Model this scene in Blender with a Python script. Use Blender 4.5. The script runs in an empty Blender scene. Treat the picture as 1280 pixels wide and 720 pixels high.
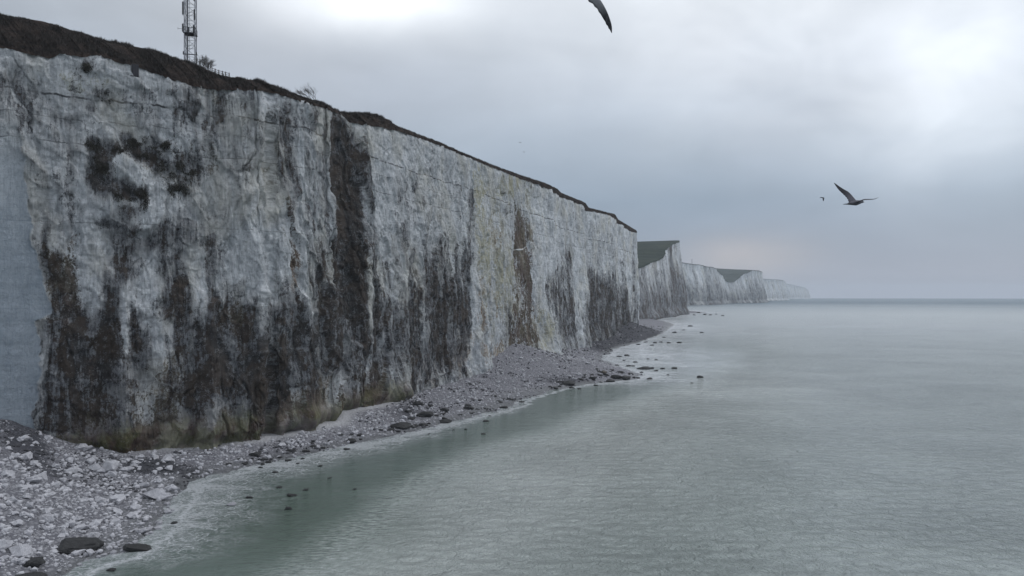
import bpy, bmesh, math, random
import numpy as np
from mathutils import Vector, Matrix
R = math.radians
# ------------------------------------------------------------------ camera
F = 950.0; CX = 640.0; HY = 370.0; H = 28.0      # focal length / horizon in photo pixels, eye height (m)
sc = bpy.context.scene
cam = bpy.data.cameras.new('camera'); camo = bpy.data.objects.new('camera', cam)
sc.collection.objects.link(camo); sc.camera = camo
camo.location = (0, 0, H); camo.rotation_euler = (R(90), 0, 0)
cam.sensor_width = 36; cam.lens = 36 * F / 1280; cam.shift_y = (HY - 360) / 1280
cam.clip_start = 0.5; cam.clip_end = 60000
sc.view_settings.view_transform = 'Standard'; sc.view_settings.look = 'None'
sc.view_settings.exposure = 0.09; sc.view_settings.gamma = 1
sc.render.engine = 'CYCLES'
sc.cycles.use_denoising = True
sc.cycles.max_bounces = 5; sc.cycles.diffuse_bounces = 3; sc.cycles.glossy_bounces = 2; sc.cycles.volume_bounces = 1
sc.cycles.volume_step_rate = 4

# ------------------------------------------------------------------ node helper
class NT:
    def __init__(s, tree): s.t = tree; s.n = tree.nodes; s.l = tree.links
    def __call__(s, kind, ins=None, **kw):
        n = s.n.new(kind)
        for k, v in kw.items(): setattr(n, k, v)
        for k, v in (ins or {}).items(): s.put(n.inputs[k], v)
        return n
    def put(s, sock, v):
        if isinstance(v, bpy.types.NodeSocket): s.l.new(v, sock)
        elif isinstance(v, bpy.types.Node): s.l.new(v.outputs[0], sock)
        else: sock.default_value = v
    def m(s, op, a, b=None, c=None, clamp=False):
        n = s.n.new('ShaderNodeMath'); n.operation = op; n.use_clamp = clamp
        s.put(n.inputs[0], a)
        if b is not None: s.put(n.inputs[1], b)
        if c is not None: s.put(n.inputs[2], c)
        return n.outputs[0]
    def mix(s, f, a, b, bt='MIX'):
        n = s.n.new('ShaderNodeMix'); n.data_type = 'RGBA'; n.blend_type = bt; n.clamp_factor = True
        s.put(n.inputs[0], f); s.put(n.inputs[6], a); s.put(n.inputs[7], b); return n.outputs[2]
    def mr(s, v, a, b, c=0.0, d=1.0, smooth=False):
        n = s.n.new('ShaderNodeMapRange'); n.interpolation_type = 'SMOOTHSTEP' if smooth else 'LINEAR'
        s.put(n.inputs[0], v); s.put(n.inputs[1], a); s.put(n.inputs[2], b); s.put(n.inputs[3], c); s.put(n.inputs[4], d)
        return n.outputs[0]
    def ramp(s, v, stops, interp='LINEAR'):
        n = s.n.new('ShaderNodeValToRGB'); n.color_ramp.interpolation = interp
        e = n.color_ramp.elements
        while len(e) < len(stops): e.new(0.5)
        for q, (p, c) in zip(e, stops):
            q.position = p; q.color = (*c, 1) if len(c) == 3 else c
        s.put(n.inputs[0], v); return n.outputs[0]
    def noise(s, vec, scale, detail=4, rough=.5, dist=0.0):
        n = s.n.new('ShaderNodeTexNoise'); s.put(n.inputs['Vector'], vec)
        n.inputs['Scale'].default_value = scale; n.inputs['Detail'].default_value = detail
        n.inputs['Roughness'].default_value = rough; n.inputs['Distortion'].default_value = dist
        return n.outputs[0]
    def vs(s, vec, sx, sy, sz):
        n = s.n.new('ShaderNodeVectorMath'); n.operation = 'MULTIPLY'; s.put(n.inputs[0], vec)
        n.inputs[1].default_value = (sx, sy, sz); return n.outputs[0]
    def attr(s, name):
        n = s.n.new('ShaderNodeAttribute'); n.attribute_name = name; return n
def new_mat(name):
    m = bpy.data.materials.new(name); m.use_nodes = True; m.node_tree.nodes.clear()
    t = NT(m.node_tree); out = t('ShaderNodeOutputMaterial'); return m, t, out
def simple_mat(name, col, rough=.8, var=.25, scale=3.0, metal=0.0, bump=0.0):
    m, t, out = new_mat(name)
    geo = t('ShaderNodeNewGeometry')
    nz = t.noise(geo.outputs['Position'], scale, 4, .6)
    a = tuple(c * (1 - var) for c in col) + (1,); b = tuple(min(1, c * (1 + var)) for c in col) + (1,)
    c = t.mix(t.mr(nz, .3, .7), a, b)
    p = t('ShaderNodeBsdfPrincipled', {'Base Color': c, 'Roughness': rough, 'Metallic': metal})
    if bump:
        bn = t('ShaderNodeBump', {'Height': nz, 'Strength': 1.0, 'Distance': bump}); t.put(p.inputs['Normal'], bn)
    t.put(out.inputs[0], p); return m

# ------------------------------------------------------------------ world: overcast sky
world = bpy.data.worlds.new('World'); sc.world = world; world.use_nodes = True
world.node_tree.nodes.clear(); w = NT(world.node_tree)
SUN_EL, SUN_AZ = R(36), R(72)                     # azimuth measured from +Y towards +X
wo = w('ShaderNodeOutputWorld')
sky = w('ShaderNodeTexSky', sky_type='NISHITA', sun_disc=False, sun_elevation=SUN_EL, sun_rotation=SUN_AZ)
tc = w('ShaderNodeTexCoord'); D = tc.outputs['Generated']
sep = w('ShaderNodeSeparateXYZ', {0: D}); zz = w.m('MAXIMUM', sep.outputs[2], 0.0)
base = w.ramp(zz, [(0.0, (.365, .395, .485)), (.05, (.285, .330, .415)), (.12, (.272, .340, .430)), (.19, (.37, .435, .52)),
                   (.27, (.465, .52, .60)), (.35, (.56, .61, .675)), (.5, (.80, .85, .91)), (1.0, (1.0, 1.04, 1.10))])
# cloud deck projected on a plane high above, so streets of cloud lie in perspective
den = w.m('ADD', zz, .16)
pv = w('ShaderNodeCombineXYZ', {0: w.m('DIVIDE', sep.outputs[0], den), 1: w.m('DIVIDE', sep.outputs[1], den), 2: 0.0}).outputs[0]
n1 = w.noise(w.vs(pv, .9, 1.15, 1), 1.0, 5, .5, .4)
n2 = w.noise(w.vs(pv, 3.0, 2.4, 1), 1.0, 5, .55, .3)
cl = w.m('ADD', w.m('MULTIPLY', w.mr(n1, .30, .70, -1, 1), .13), w.m('MULTIPLY', w.mr(n2, .3, .7, -1, 1), .035))
fade = w.mr(zz, .015, .28, .22, 1.0)
gain = w.m('ADD', 1.0, w.m('MULTIPLY', cl, fade))
# thin places in the cloud where the light comes through
def lobe(px, py, width, amp, prev, stretch=1.0):
    d = Vector((px - CX, F, HY - py)).normalized()
    dd = w('ShaderNodeVectorMath', {0: D, 1: d}, operation='SUBTRACT').outputs[0]
    sc_ = w.vs(dd, 1.0 / width, 1.0 / width, stretch / width)
    ln = w('ShaderNodeVectorMath', {0: sc_}, operation='LENGTH').outputs['Value']
    g = w.m('POWER', 2.718, w.m('MULTIPLY', w.m('MULTIPLY', ln, ln), -1.0))
    nzz = w.mr(w.noise(w.vs(D, 7, 7, 11), 1.0, 3, .5, .4), .3, .65, .6, 1.1)
    return w.m('MULTIPLY_ADD', w.m('MULTIPLY', g, nzz), amp, prev)
gain = lobe(60, 0, .34, -.20, gain, 1.2)
lt = lobe(1235, 90, .14, .34, 0.0, 1.1)
lt = lobe(1150, 180, .09, .07, lt, 1.8)
lt = lobe(1010, 85, .20, .12, lt, 1.9)
lt = lobe(930, 5, .22, .16, lt, 1.9)
lt = lobe(330, 60, .20, .07, lt, 1.6)
lt = lobe(450, -6, .12, .60, lt, 3.0)
lt = lobe(780, 10, .30, .10, lt, 1.8)
col = w('ShaderNodeVectorMath', {0: base}, operation='SCALE'); w.put(col.inputs['Scale'], gain)
ltc = w('ShaderNodeVectorMath', {0: (1.0, 1.0, .98)}, operation='SCALE'); w.put(ltc.inputs['Scale'], lt)
col = w('ShaderNodeVectorMath', {0: col, 1: ltc}, operation='ADD')
pink = lobe(930, 322, .075, 1.0, 0.0, 2.6)
col2 = w.mix(w.m('MULTIPLY', pink, .6), col.outputs[0], (.53, .49, .49, 1))
warm = w.m('MULTIPLY', w.mr(w.noise(w.vs(D, 2.4, 2.4, 3), 1.0, 2, .5), .45, .7), .10)
col3 = w.mix(warm, col2, (.46, .43, .50, 1))
skc = w('ShaderNodeVectorMath', {0: sky.outputs[0], 'Scale': .10}, operation='SCALE').outputs[0]
colf = w.mix(.94, skc, col3)
sc10 = w('ShaderNodeVectorMath', {0: colf, 'Scale': 10.0}, operation='SCALE').outputs[0]
bg = w('ShaderNodeBackground', {'Color': sc10, 'Strength': .1})
w.put(wo.inputs[0], bg)
sun = bpy.data.lights.new('sun', 'SUN'); sun.energy = .62; sun.angle = R(22); sun.color = (1, .985, .97)
suno = bpy.data.objects.new('sun', sun); sc.collection.objects.link(suno)
sd = Vector((math.sin(SUN_AZ) * math.cos(SUN_EL), math.cos(SUN_AZ) * math.cos(SUN_EL), math.sin(SUN_EL)))
suno.rotation_euler = sd.to_track_quat('Z', 'Y').to_euler(); suno.location = (200, 300, 400)

# ------------------------------------------------------------------ numpy noise
def _h(ix, iy, seed):
    x = (ix.astype(np.int64) * 374761393 + iy.astype(np.int64) * 668265263 + seed * 1442695041) & 0xffffffff
    x = ((x ^ (x >> 13)) * 1274126177) & 0xffffffff
    return ((x ^ (x >> 16)) & 0xffff) / 65535.0
def vn(x, y, seed=0):
    ix = np.floor(x); iy = np.floor(y); fx = x - ix; fy = y - iy
    fx = fx * fx * fx * (fx * (fx * 6 - 15) + 10); fy = fy * fy * fy * (fy * (fy * 6 - 15) + 10)
    a = _h(ix, iy, seed); b = _h(ix + 1, iy, seed); c = _h(ix, iy + 1, seed); d = _h(ix + 1, iy + 1, seed)
    return (a + (b - a) * fx) * (1 - fy) + (c + (d - c) * fx) * fy
def fbm(x, y, seed=0, oct=4, gain=.5):
    s = 0; a = 1; t = 0
    for i in range(oct):
        s = s + a * vn(x * 2 ** i + 13.7 * i, y * 2 ** i - 7.1 * i, seed + i); t += a; a *= gain
    return s / t * 2 - 1
def ridge(x, y, seed=0, oct=3):
    s = 0; a = 1; t = 0
    for i in range(oct):
        s = s + a * (1 - np.abs(vn(x * 2 ** i, y * 2 ** i, seed + i) * 2 - 1)); t += a; a *= .5
    return s / t
def sst(x, a, b):
    t = np.clip((x - a) / (b - a), 0, 1); return t * t * (3 - 2 * t)

# ------------------------------------------------------------------ mesh / tag helpers
COL = sc.collection
def link(o, parent=None):
    COL.objects.link(o)
    if parent: o.parent = parent
    return o
def mesh_np(name, verts, faces, mat=None, attrs=None, smooth=True, parent=None):
    """verts (n,3); faces (m,k) all of one size"""
    me = bpy.data.meshes.new(name); verts = np.asarray(verts, np.float32); faces = np.asarray(faces, np.int32)
    me.vertices.add(len(verts)); me.vertices.foreach_set('co', verts.ravel())
    k = faces.shape[1]; me.loops.add(faces.size); me.loops.foreach_set('vertex_index', faces.ravel())
    me.polygons.add(len(faces)); me.polygons.foreach_set('loop_start', np.arange(0, faces.size, k, dtype=np.int32))
    me.polygons.foreach_set('use_smooth', np.full(len(faces), smooth))
    me.update(calc_edges=True)
    for an, av in (attrs or {}).items():
        av = np.asarray(av, np.float32)
        if av.ndim == 1: me.attributes.new(an, 'FLOAT', 'POINT').data.foreach_set('value', av)
        else: me.attributes.new(an, 'FLOAT_VECTOR', 'POINT').data.foreach_set('vector', av.ravel())
    if mat: me.materials.append(mat)
    return link(bpy.data.objects.new(name, me), parent)
def grid_faces(nr, nc):
    i = np.arange(nr * nc).reshape(nr, nc)
    return np.stack([i[:-1, :-1], i[:-1, 1:], i[1:, 1:], i[1:, :-1]], -1).reshape(-1, 4)
def tag(o, label=None, cat=None, group=None, kind=None):
    if label: o['label'] = label
    if cat: o['category'] = cat
    if group: o['group'] = group
    if kind: o['kind'] = kind
    return o
def bm_obj(name, bm, mat, parent=None, smooth=False):
    me = bpy.data.meshes.new(name); bm.to_mesh(me); bm.free()
    if smooth:
        for p in me.polygons: p.use_smooth = True
    me.materials.append(mat); return link(bpy.data.objects.new(name, me), parent)
def tube(bm, a, b, ra, rb=None, n=6):
    a = Vector(a); b = Vector(b); rb = ra if rb is None else rb
    q = (b - a).to_track_quat('Z', 'Y')
    A = [bm.verts.new(a + q @ Vector((math.cos(6.2832 * i / n) * ra, math.sin(6.2832 * i / n) * ra, 0))) for i in range(n)]
    B = [bm.verts.new(b + q @ Vector((math.cos(6.2832 * i / n) * rb, math.sin(6.2832 * i / n) * rb, 0))) for i in range(n)]
    for i in range(n): bm.faces.new((A[i], A[(i + 1) % n], B[(i + 1) % n], B[i]))
    bm.faces.new(A[::-1]); bm.faces.new(B)
def box(bm, c, s, rz=0.0):
    M = Matrix.Translation(c) @ Matrix.Rotation(rz, 4, 'Z') @ Matrix.Diagonal((s[0], s[1], s[2], 1))
    bmesh.ops.create_cube(bm, size=1, matrix=M)
def W(px, Y): return np.array([(px - CX) / F * Y, Y])          # ground position of a photo column at a depth
def at(px, py, Y): return np.array([(px - CX) / F * Y, Y, H + (HY - py) / F * Y])
def sea(px, py, z=0.0): return at(px, py, (H - z) * F / (py - HY))

# ------------------------------------------------------------------ cliff material
def cliff_mat(name, far=False):
    m, t, out = new_mat(name)
    P = t.attr('sz').outputs['Vector']                       # (distance along the cliff, height, 0)
    D_ = t.attr('dark').outputs['Fac']; B_ = t.attr('brown').outputs['Fac']; O_ = t.attr('ochre').outputs['Fac']
    G_ = t.attr('green').outputs['Fac']; S_ = t.attr('smooth').outputs['Fac']
    streak = t.noise(t.vs(P, 1.1, .16, 1), 1.0, 6, .62, .5)
    streak2 = t.noise(t.vs(P, 3.4, .42, 1), 1.0, 5, .6, .8)
    blot = t.noise(t.vs(P, .22, .16, 1), 1.0, 7, .62, .9)
    fine = t.noise(t.vs(P, 2.6, 1.9, 1), 1.0, 6, .68, 1.0)
    finer = t.noise(t.vs(P, 9, 8, 1), 1.0, 4, .7)
    warp = t('ShaderNodeVectorMath', {0: P, 1: t('ShaderNodeVectorMath', {0: t('ShaderNodeTexNoise', {'Vector': P, 'Scale': .45, 'Detail': 5.0, 'Roughness': .65}).outputs['Color'], 'Scale': 5.5}, operation='SCALE').outputs[0]}, operation='ADD').outputs[0]
    def flake(sx, sy):
        v = t('ShaderNodeTexVoronoi', {'Vector': t.vs(warp, sx, sy, 0), 'Scale': 1.0}); return t('ShaderNodeSeparateColor', {0: v.outputs['Color']}).outputs[0]
    fa = flake(.42, .22); fb = flake(1.3, .85); fd = flake(3.4, 2.2)
    # chalk
    c = t.mix(t.mr(t.m('MULTIPLY_ADD', t.m('SUBTRACT', fa, .5), .22, blot), .36, .62), (.38, .41, .44, 1), (.82, .85, .88, 1))
    c = t.mix(t.mr(streak, .38, .68), c, (.80, .83, .86, 1))
    c = t.mix(t.m('MULTIPLY', t.mr(streak2, .5, .68), .55), c, (.28, .305, .335, 1))
    c = t.mix(t.m('MULTIPLY', t.mr(fine, .52, .72), .75), c, (.20, .21, .225, 1))
    c = t.mix(t.m('MULTIPLY', t.mr(finer, .55, .75), .4), c, (.25, .26, .27, 1))
    c = t.mix(t.m('MULTIPLY', t.m('MULTIPLY', fb, fd), .32), c, (.33, .35, .375, 1))
    # bedding: faint courses, and a few thin dark flint bands that keep their level along the cliff
    sp = t('ShaderNodeSeparateXYZ', {0: P}); s_, z_ = sp.outputs[0], sp.outputs[1]
    wob = t.m('MULTIPLY', t.m('SUBTRACT', t.noise(t.vs(P, .05, .05, 1), 1.0, 3, .5), .5), 1.6)
    zw = t.m('ADD', z_, wob)
    course = t.noise(t('ShaderNodeCombineXYZ', {0: t.m('MULTIPLY', s_, .16), 1: t.m('MULTIPLY', zw, 2.3), 2: 0.0}).outputs[0], 1.0, 4, .65)
    c = t.mix(t.m('MULTIPLY', t.mr(course, .56, .70), .28), c, (.23, .245, .26, 1))
    for lvl, wd, st, sd_ in ((60.2, .10, .95, 1), (56.6, .05, .55, 2), (52.7, .06, .7, 3), (40.1, .05, .45, 5), (26.0, .05, .35, 6)):
        brk = t.noise(t('ShaderNodeCombineXYZ', {0: t.m('MULTIPLY', s_, .22), 1: float(sd_ * 7), 2: 0.0}).outputs[0], 1.0, 4, .7)
        wv = t.m('MULTIPLY', t.m('SUBTRACT', t.noise(t.vs(P, .6, .1, 1), 1.0, 4, .6), .5), .7)
        dz = t.m('ABSOLUTE', t.m('SUBTRACT', t.m('ADD', t.m('ADD', z_, t.m('MULTIPLY', wob, .35)), wv), lvl))
        k = t.m('MULTIPLY', t.m('MULTIPLY', t.mr(dz, wd, wd * 2.3, 1, 0), t.mr(brk, .41, .53)), st)
        c = t.mix(k, c, (.07, .075, .085, 1))
    # smooth fresh scar
    c = t.mix(t.m('MULTIPLY', t.m('MULTIPLY', S_, .80), t.mr(z_, 34, 54, 1, .45)), c, t.mix(t.mr(t.noise(t.vs(P, .14, .55, 1), 1.0, 5, .55), .35, .7), (.20, .25, .30, 1), (.30, .355, .42, 1)))
    # weathering: every stain field is broken up by streaky and cloudy noise
    br = t.m('ADD', t.m('MULTIPLY', t.m('SUBTRACT', streak, .5), .9), t.m('ADD', t.m('MULTIPLY', t.m('SUBTRACT', fine, .5), 1.5), t.m('MULTIPLY', t.m('SUBTRACT', blot, .5), .9)))
    br = t.m('ADD', br, t.m('ADD', t.m('MULTIPLY', t.m('SUBTRACT', finer, .5), .7), t.m('MULTIPLY', t.m('SUBTRACT', streak2, .5), .6)))
    br = t.m('ADD', br, t.m('ADD', t.m('MULTIPLY', t.m('SUBTRACT', fa, .5), .42), t.m('ADD', t.m('MULTIPLY', t.m('SUBTRACT', fb, .5), .36), t.m('MULTIPLY', t.m('SUBTRACT', fd, .5), .22))))
    def cov(A, lo, hi, k=.85): return t.mr(t.m('MULTIPLY_ADD', br, k, A), lo, hi, 0, 1, True)
    ok = lambda A: t.mr(A, .03, .16)
    gcol = t.mix(t.mr(streak2, .4, .6), (.31, .30, .19, 1), (.44, .42, .29, 1))
    c = t.mix(t.m('MULTIPLY', t.m('MULTIPLY', cov(G_, .25, .9), ok(G_)), .85), c, gcol)
    ocol = t.mix(t.mr(fine, .35, .65), (.30, .215, .14, 1), (.22, .155, .11, 1))
    c = t.mix(t.m('MULTIPLY', t.m('MULTIPLY', cov(O_, .25, .8), ok(O_)), .9), c, ocol)
    grey = t.mix(t.mr(streak2, .38, .62), (.21, .225, .245, 1), (.095, .10, .118, 1))
    c = t.mix(t.m('MULTIPLY', t.mr(t.m('MULTIPLY_ADD', t.m('SUBTRACT', blot, .5), .5, D_), .08, .6), .66), c, t.mix(.5, grey, (.215, .20, .175, 1)))
    c = t.mix(t.m('MULTIPLY', t.m('MULTIPLY', cov(D_, .36, .74, .95), ok(D_)), .82), c, grey)
    bcol = t.mix(t.mr(blot, .4, .6), (.105, .072, .062, 1), (.120, .105, .078, 1))
    bcol = t.mix(t.mr(fine, .5, .7), bcol, (.05, .045, .04, 1))
    c = t.mix(t.m('MULTIPLY', t.m('MULTIPLY', cov(B_, .28, .6), ok(B_)), .9), c, bcol)
    c = t.mix(t.m('MULTIPLY', t.m('MULTIPLY', cov(D_, .76, 1.06, 1.2), ok(D_)), .90), c, t.mix(t.mr(blot, .42, .58), t.mix(t.mr(finer, .4, .65), (.032, .030, .030, 1), (.068, .066, .066, 1)), (.070, .055, .046, 1)))
    # olive algae band at the foot
    foot = t.m('MULTIPLY', t.mr(t.m('MULTIPLY_ADD', br, 4.0, z_), 4.0, 7.5, 1, 0), t.attr('foot').outputs['Fac'])
    c = t.mix(t.m('MULTIPLY', foot, .8), c, t.mix(t.mr(t.noise(t.vs(P, .22, .2, 1), 1.0, 5, .65), .44, .56), (.115, .115, .045, 1), (.090, .056, .046, 1)))
    c = t.mix(t.m('MULTIPLY', t.mr(t.noise(t.vs(P, .09, .05, 1), 1.0, 5, .6, .5), .5, .66), t.m('MULTIPLY', t.mr(D_, .1, .9, .36, 0), t.mr(S_, 0, .5, 1, 0))), c, (.60, .56, .44, 1), 'MIX')
    # crisp bright scratches where small pieces have come off
    sc2 = t.m('MULTIPLY', t.mr(t.noise(t.vs(P, 1.0, .75, 1), 1.0, 7, .75, 2.2), .60, .66), t.mr(D_, .15, .6))
    c = t.mix(t.m('MULTIPLY', sc2, .55), c, (.34, .35, .365, 1))
    sc3 = t.m('MULTIPLY', t.mr(t.noise(t.vs(warp, .9, .55, 1), 1.0, 8, .78, 1.2), .585, .63), t.mr(D_, .1, .5))
    c = t.mix(t.m('MULTIPLY', sc3, .5), c, (.40, .41, .42, 1))
    sc4 = t.m('MULTIPLY', t.mr(t.noise(t.vs(warp, 1.7, .8, 1), 1.0, 8, .78, 1.5), .59, .63), t.mr(S_, 0, .5, 1, 0))
    c = t.mix(t.m('MULTIPLY', sc4, .5), c, (.10, .105, .115, 1))
    hgt = t.m('ADD', t.m('MULTIPLY', fine, .5), t.m('ADD', t.m('MULTIPLY', finer, .22), t.m('MULTIPLY', streak2, .25)))
    hgt = t.m('MULTIPLY', hgt, t.mr(S_, 0, 1, 1, .5))
    hgt = t.m('ADD', hgt, t.m('ADD', t.m('MULTIPLY', course, .12), t.m('ADD', t.m('MULTIPLY', fb, .12), t.m('MULTIPLY', fd, .06))))
    bmp = t('ShaderNodeBump', {'Height': hgt, 'Strength': 1.0, 'Distance': .9})
    p = t('ShaderNodeBsdfPrincipled', {'Base Color': c, 'Roughness': .9, 'Specular IOR Level': .2, 'Normal': bmp})
    t.put(out.inputs[0], p); return m
CLIFF = cliff_mat('weathered_chalk')

# ------------------------------------------------------------------ near cliff
near = [(-420, 94), (-260, 103), (-120, 110), (0, 118), (50, 121), (100, 124), (150, 127), (240, 133), (328, 139), (340, 143), (350, 143), (400, 151),
        (427, 157), (430, 165), (436, 170), (464, 176.5), (472, 178), (500, 190), (560, 216), (596, 235), (604, 238), (640, 268),
        (652, 284), (690, 316), (698, 328), (700, 350), (714, 368), (732, 390), (734.5, 420), (750, 440), (769, 470), (772, 510), (785, 540), (797, 588)]
pl = [W(a, b) for a, b in near] + [np.array((93., 640.)), np.array((60., 700.)), np.array((30., 740.))]
pl = np.array(pl)
def resample(P, step):
    out = []
    for a, b in zip(P[:-1], P[1:]):
        L = np.hypot(*(b[:2] - a[:2])); n = max(1, int(math.ceil(L / (step * max(60, a[1])))))
        for i in range(n): out.append(a + (b - a) * i / n)
    out.append(P[-1]); return np.array(out)
def smooth_line(P, n):
    for _ in range(n):
        Q = P.copy(); Q[1:-1] = .25 * P[:-2] + .5 * P[1:-1] + .25 * P[2:]; P = Q
    return P
pp = smooth_line(resample(pl, .0009), 14)
seg = np.hypot(*(pp[1:] - pp[:-1]).T); S = np.concatenate([[0], np.cumsum(seg)])
PX = CX + F * pp[:, 0] / pp[:, 1]; NV = int(np.argmax(PX)) + 1          # visible columns, then the corner turns inland
px2s = lambda px: np.interp(px, PX[:NV], S[:NV])
px2Y = lambda px: np.interp(px, PX[:NV], pp[:NV, 1])
edge_y = np.array([(-420, 30), (-260, 40), (-120, 48), (0, 57), (40, 66), (62, 71), (75, 66), (100, 69), (120, 67), (137, 72), (167, 81), (208, 95), (230, 102), (250, 107), (275, 111), (300, 110), (330, 112), (360, 120),
                   (400, 132), (427, 142), (436, 152), (460, 155), (497, 162), (550, 181), (600, 202), (640, 218), (680, 231), (697, 237.5), (702, 242.5), (732, 255), (736, 261), (768, 269.5), (773, 276), (797, 291)], float)
sky_y = np.array([(-420, -20), (-260, -8), (-120, 6), (0, 17), (54, 27), (100, 41), (137, 51), (187, 61), (233, 76), (260, 87), (271, 92), (290, 97), (320, 100), (350, 110), (400, 129), (425, 141),
                  (440, 142), (460, 142), (480, 146), (497, 157), (550, 178), (600, 200), (640, 215), (680, 228), (697, 236), (702, 241), (732, 253.5), (736, 259.5), (769, 268), (773, 274.5), (798, 289.5)], float)
col_px = PX.copy(); col_px[NV:] = PX[NV - 1]
ztop = H + (HY - np.interp(col_px, edge_y[:, 0], edge_y[:, 1])) * pp[:, 1] / F
ztop[NV:] = ztop[NV - 1] - np.linspace(0, 14, len(pp) - NV)
ztop += (.25 * fbm(S / 1.6, S * 0, 5, 3) + .55 * fbm(S / 6, S * 0, 15, 4)) * np.interp(col_px, [450, 520], [1.0, .45])
zb_px = np.array([(-420, 14), (-200, 11), (-60, 9.5), (0, 8.3), (40, 6.5), (80, 4.2), (120, 2.6), (150, 1.9), (240, 1.6), (330, 1.8), (400, 2), (500, 2.2), (590, 3.2), (612, 6), (632, 10), (645, 11), (668, 8),
                  (690, 4.5), (715, 2.8), (760, 2.5), (798, 3.5)], float)
zbase = np.interp(col_px, zb_px[:, 0], zb_px[:, 1])
# stains, each a soft field at its own place on the rock: (photo column, row) -> (distance along, height)
K = {}
def spots(ch, L): K.setdefault(ch, []).extend(L)
spots('dark', [(48, 118, 22, 20, .25), (100, 92, 6, 14, .6), (92, 120, 10, 16, .62), (108, 82, 7, 7, .5), (130, 123, 12, 11, .8), (112, 135, 8, 8, .6), (45, 145, 26, 13, .45), (85, 152, 14, 8, .45),
    (118, 182, 12, 10, .85), (130, 210, 17, 26, 1.25), (152, 232, 14, 10, 1.1), (166, 243, 14, 8, 1.1), (148, 190, 12, 9, .7), (168, 178, 16, 12, .9), (188, 195, 20, 11, 1.15), (214, 207, 22, 20, 1.05), (238, 214, 14, 16, .9), (205, 180, 14, 8, .7), (225, 238, 14, 12, .7), (178, 245, 8, 18, .8),
    (92, 200, 8, 30, .35), (160, 265, 14, 8, .6), (130, 280, 12, 8, .7), (180, 290, 24, 14, .6),
    (56, 300, 12, 36, .85), (70, 340, 20, 40, 1.0), (92, 380, 38, 34, 1.0), (78, 430, 34, 44, .95), (120, 430, 34, 50, .9), (75, 490, 40, 40, .75), (130, 500, 40, 44, .7), (110, 545, 80, 26, .6),
    (150, 322, 14, 40, .9), (142, 370, 16, 34, .9), (136, 420, 16, 60, 1.05), (205, 300, 16, 26, .9), (218, 345, 16, 44, 1.0), (222, 395, 12, 34, .95), (238, 380, 9, 50, .75), (178, 440, 14, 34, .9),
    (200, 500, 60, 40, .55), (262, 330, 12, 50, .42), (262, 430, 26, 44, .8), (297, 405, 30, 44, 1.0), (283, 450, 26, 36, .85), (310, 440, 22, 30, .9), (255, 480, 40, 30, .6),
    (330, 375, 16, 40, .5), (345, 395, 18, 18, .75), (345, 470, 50, 44, .7), (385, 425, 34, 34, .75), (372, 408, 8, 22, .9), (400, 450, 50, 40, .7), (330, 490, 30, 40, .6),
    (362, 160, 16, 14, .35), (362, 190, 13, 34, .45), (245, 290, 10, 14, .6), (400, 330, 12, 40, .75), (408, 365, 14, 50, .8), (402, 240, 16, 60, .35), (412, 165, 18, 40, .3),
    (436, 172, 12, 16, .6), (452, 195, 16, 22, 1.15), (436, 200, 8, 30, 1.15), (446, 240, 20, 40, 1.2), (442, 290, 20, 40, 1.2), (440, 335, 22, 40, 1.2), (440, 375, 24, 34, 1.15), (446, 410, 26, 26, 1.0), (430, 440, 40, 26, .8),
    (470, 430, 24, 50, .7), (484, 390, 8, 60, .45), (510, 430, 22, 50, .7), (545, 430, 40, 46, .8), (530, 330, 26, 34, .5), (528, 370, 26, 36, .72), (560, 345, 28, 40, .5), (560, 390, 36, 44, .85), (583, 400, 14, 60, .95), (584, 345, 10, 30, .7), (498, 290, 30, 60, .12),
    (598, 265, 5, 20, 1.0), (595, 295, 5, 20, .8), (592, 330, 5, 20, .6), (600, 245, 4, 8, .7),
    (655, 395, 16, 50, .55), (636, 420, 10, 40, .4), (712, 330, 7, 22, .5), (702, 355, 7, 24, .6), (700, 400, 7, 34, .7), (690, 360, 10, 22, .7), (692, 400, 5, 44, .8), (716, 400, 12, 50, .45), (742, 350, 8, 12, .6),
    (738, 375, 14, 28, .75), (760, 372, 20, 28, .9), (745, 400, 22, 24, .8), (776, 395, 12, 34, .8), (768, 415, 26, 18, .7), (781, 340, 3, 30, .5), (794, 360, 2.5, 60, .4), (788, 410, 8, 24, .5)])
spots('dark', [(280, 480, 330, 95, .42), (250, 400, 260, 70, .25), (540, 430, 60, 60, .3), (740, 400, 50, 40, .3), (60, 150, 70, 60, .22), (270, 180, 60, 70, .26), (285, 130, 50, 30, .3), (180, 130, 80, 40, .16), (400, 230, 30, 90, .25), (330, 290, 60, 60, .14),
    (530, 260, 60, 70, .17), (670, 270, 40, 60, .2), (740, 310, 40, 40, .2), (200, 120, 14, 8, .4), (240, 150, 30, 12, .3), (70, 250, 30, 30, .35), (230, 270, 30, 30, .5), (160, 300, 30, 30, .5), (265, 290, 10, 50, .4), (372, 250, 8, 40, .3), (20, 120, 20, 30, .3)])
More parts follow.
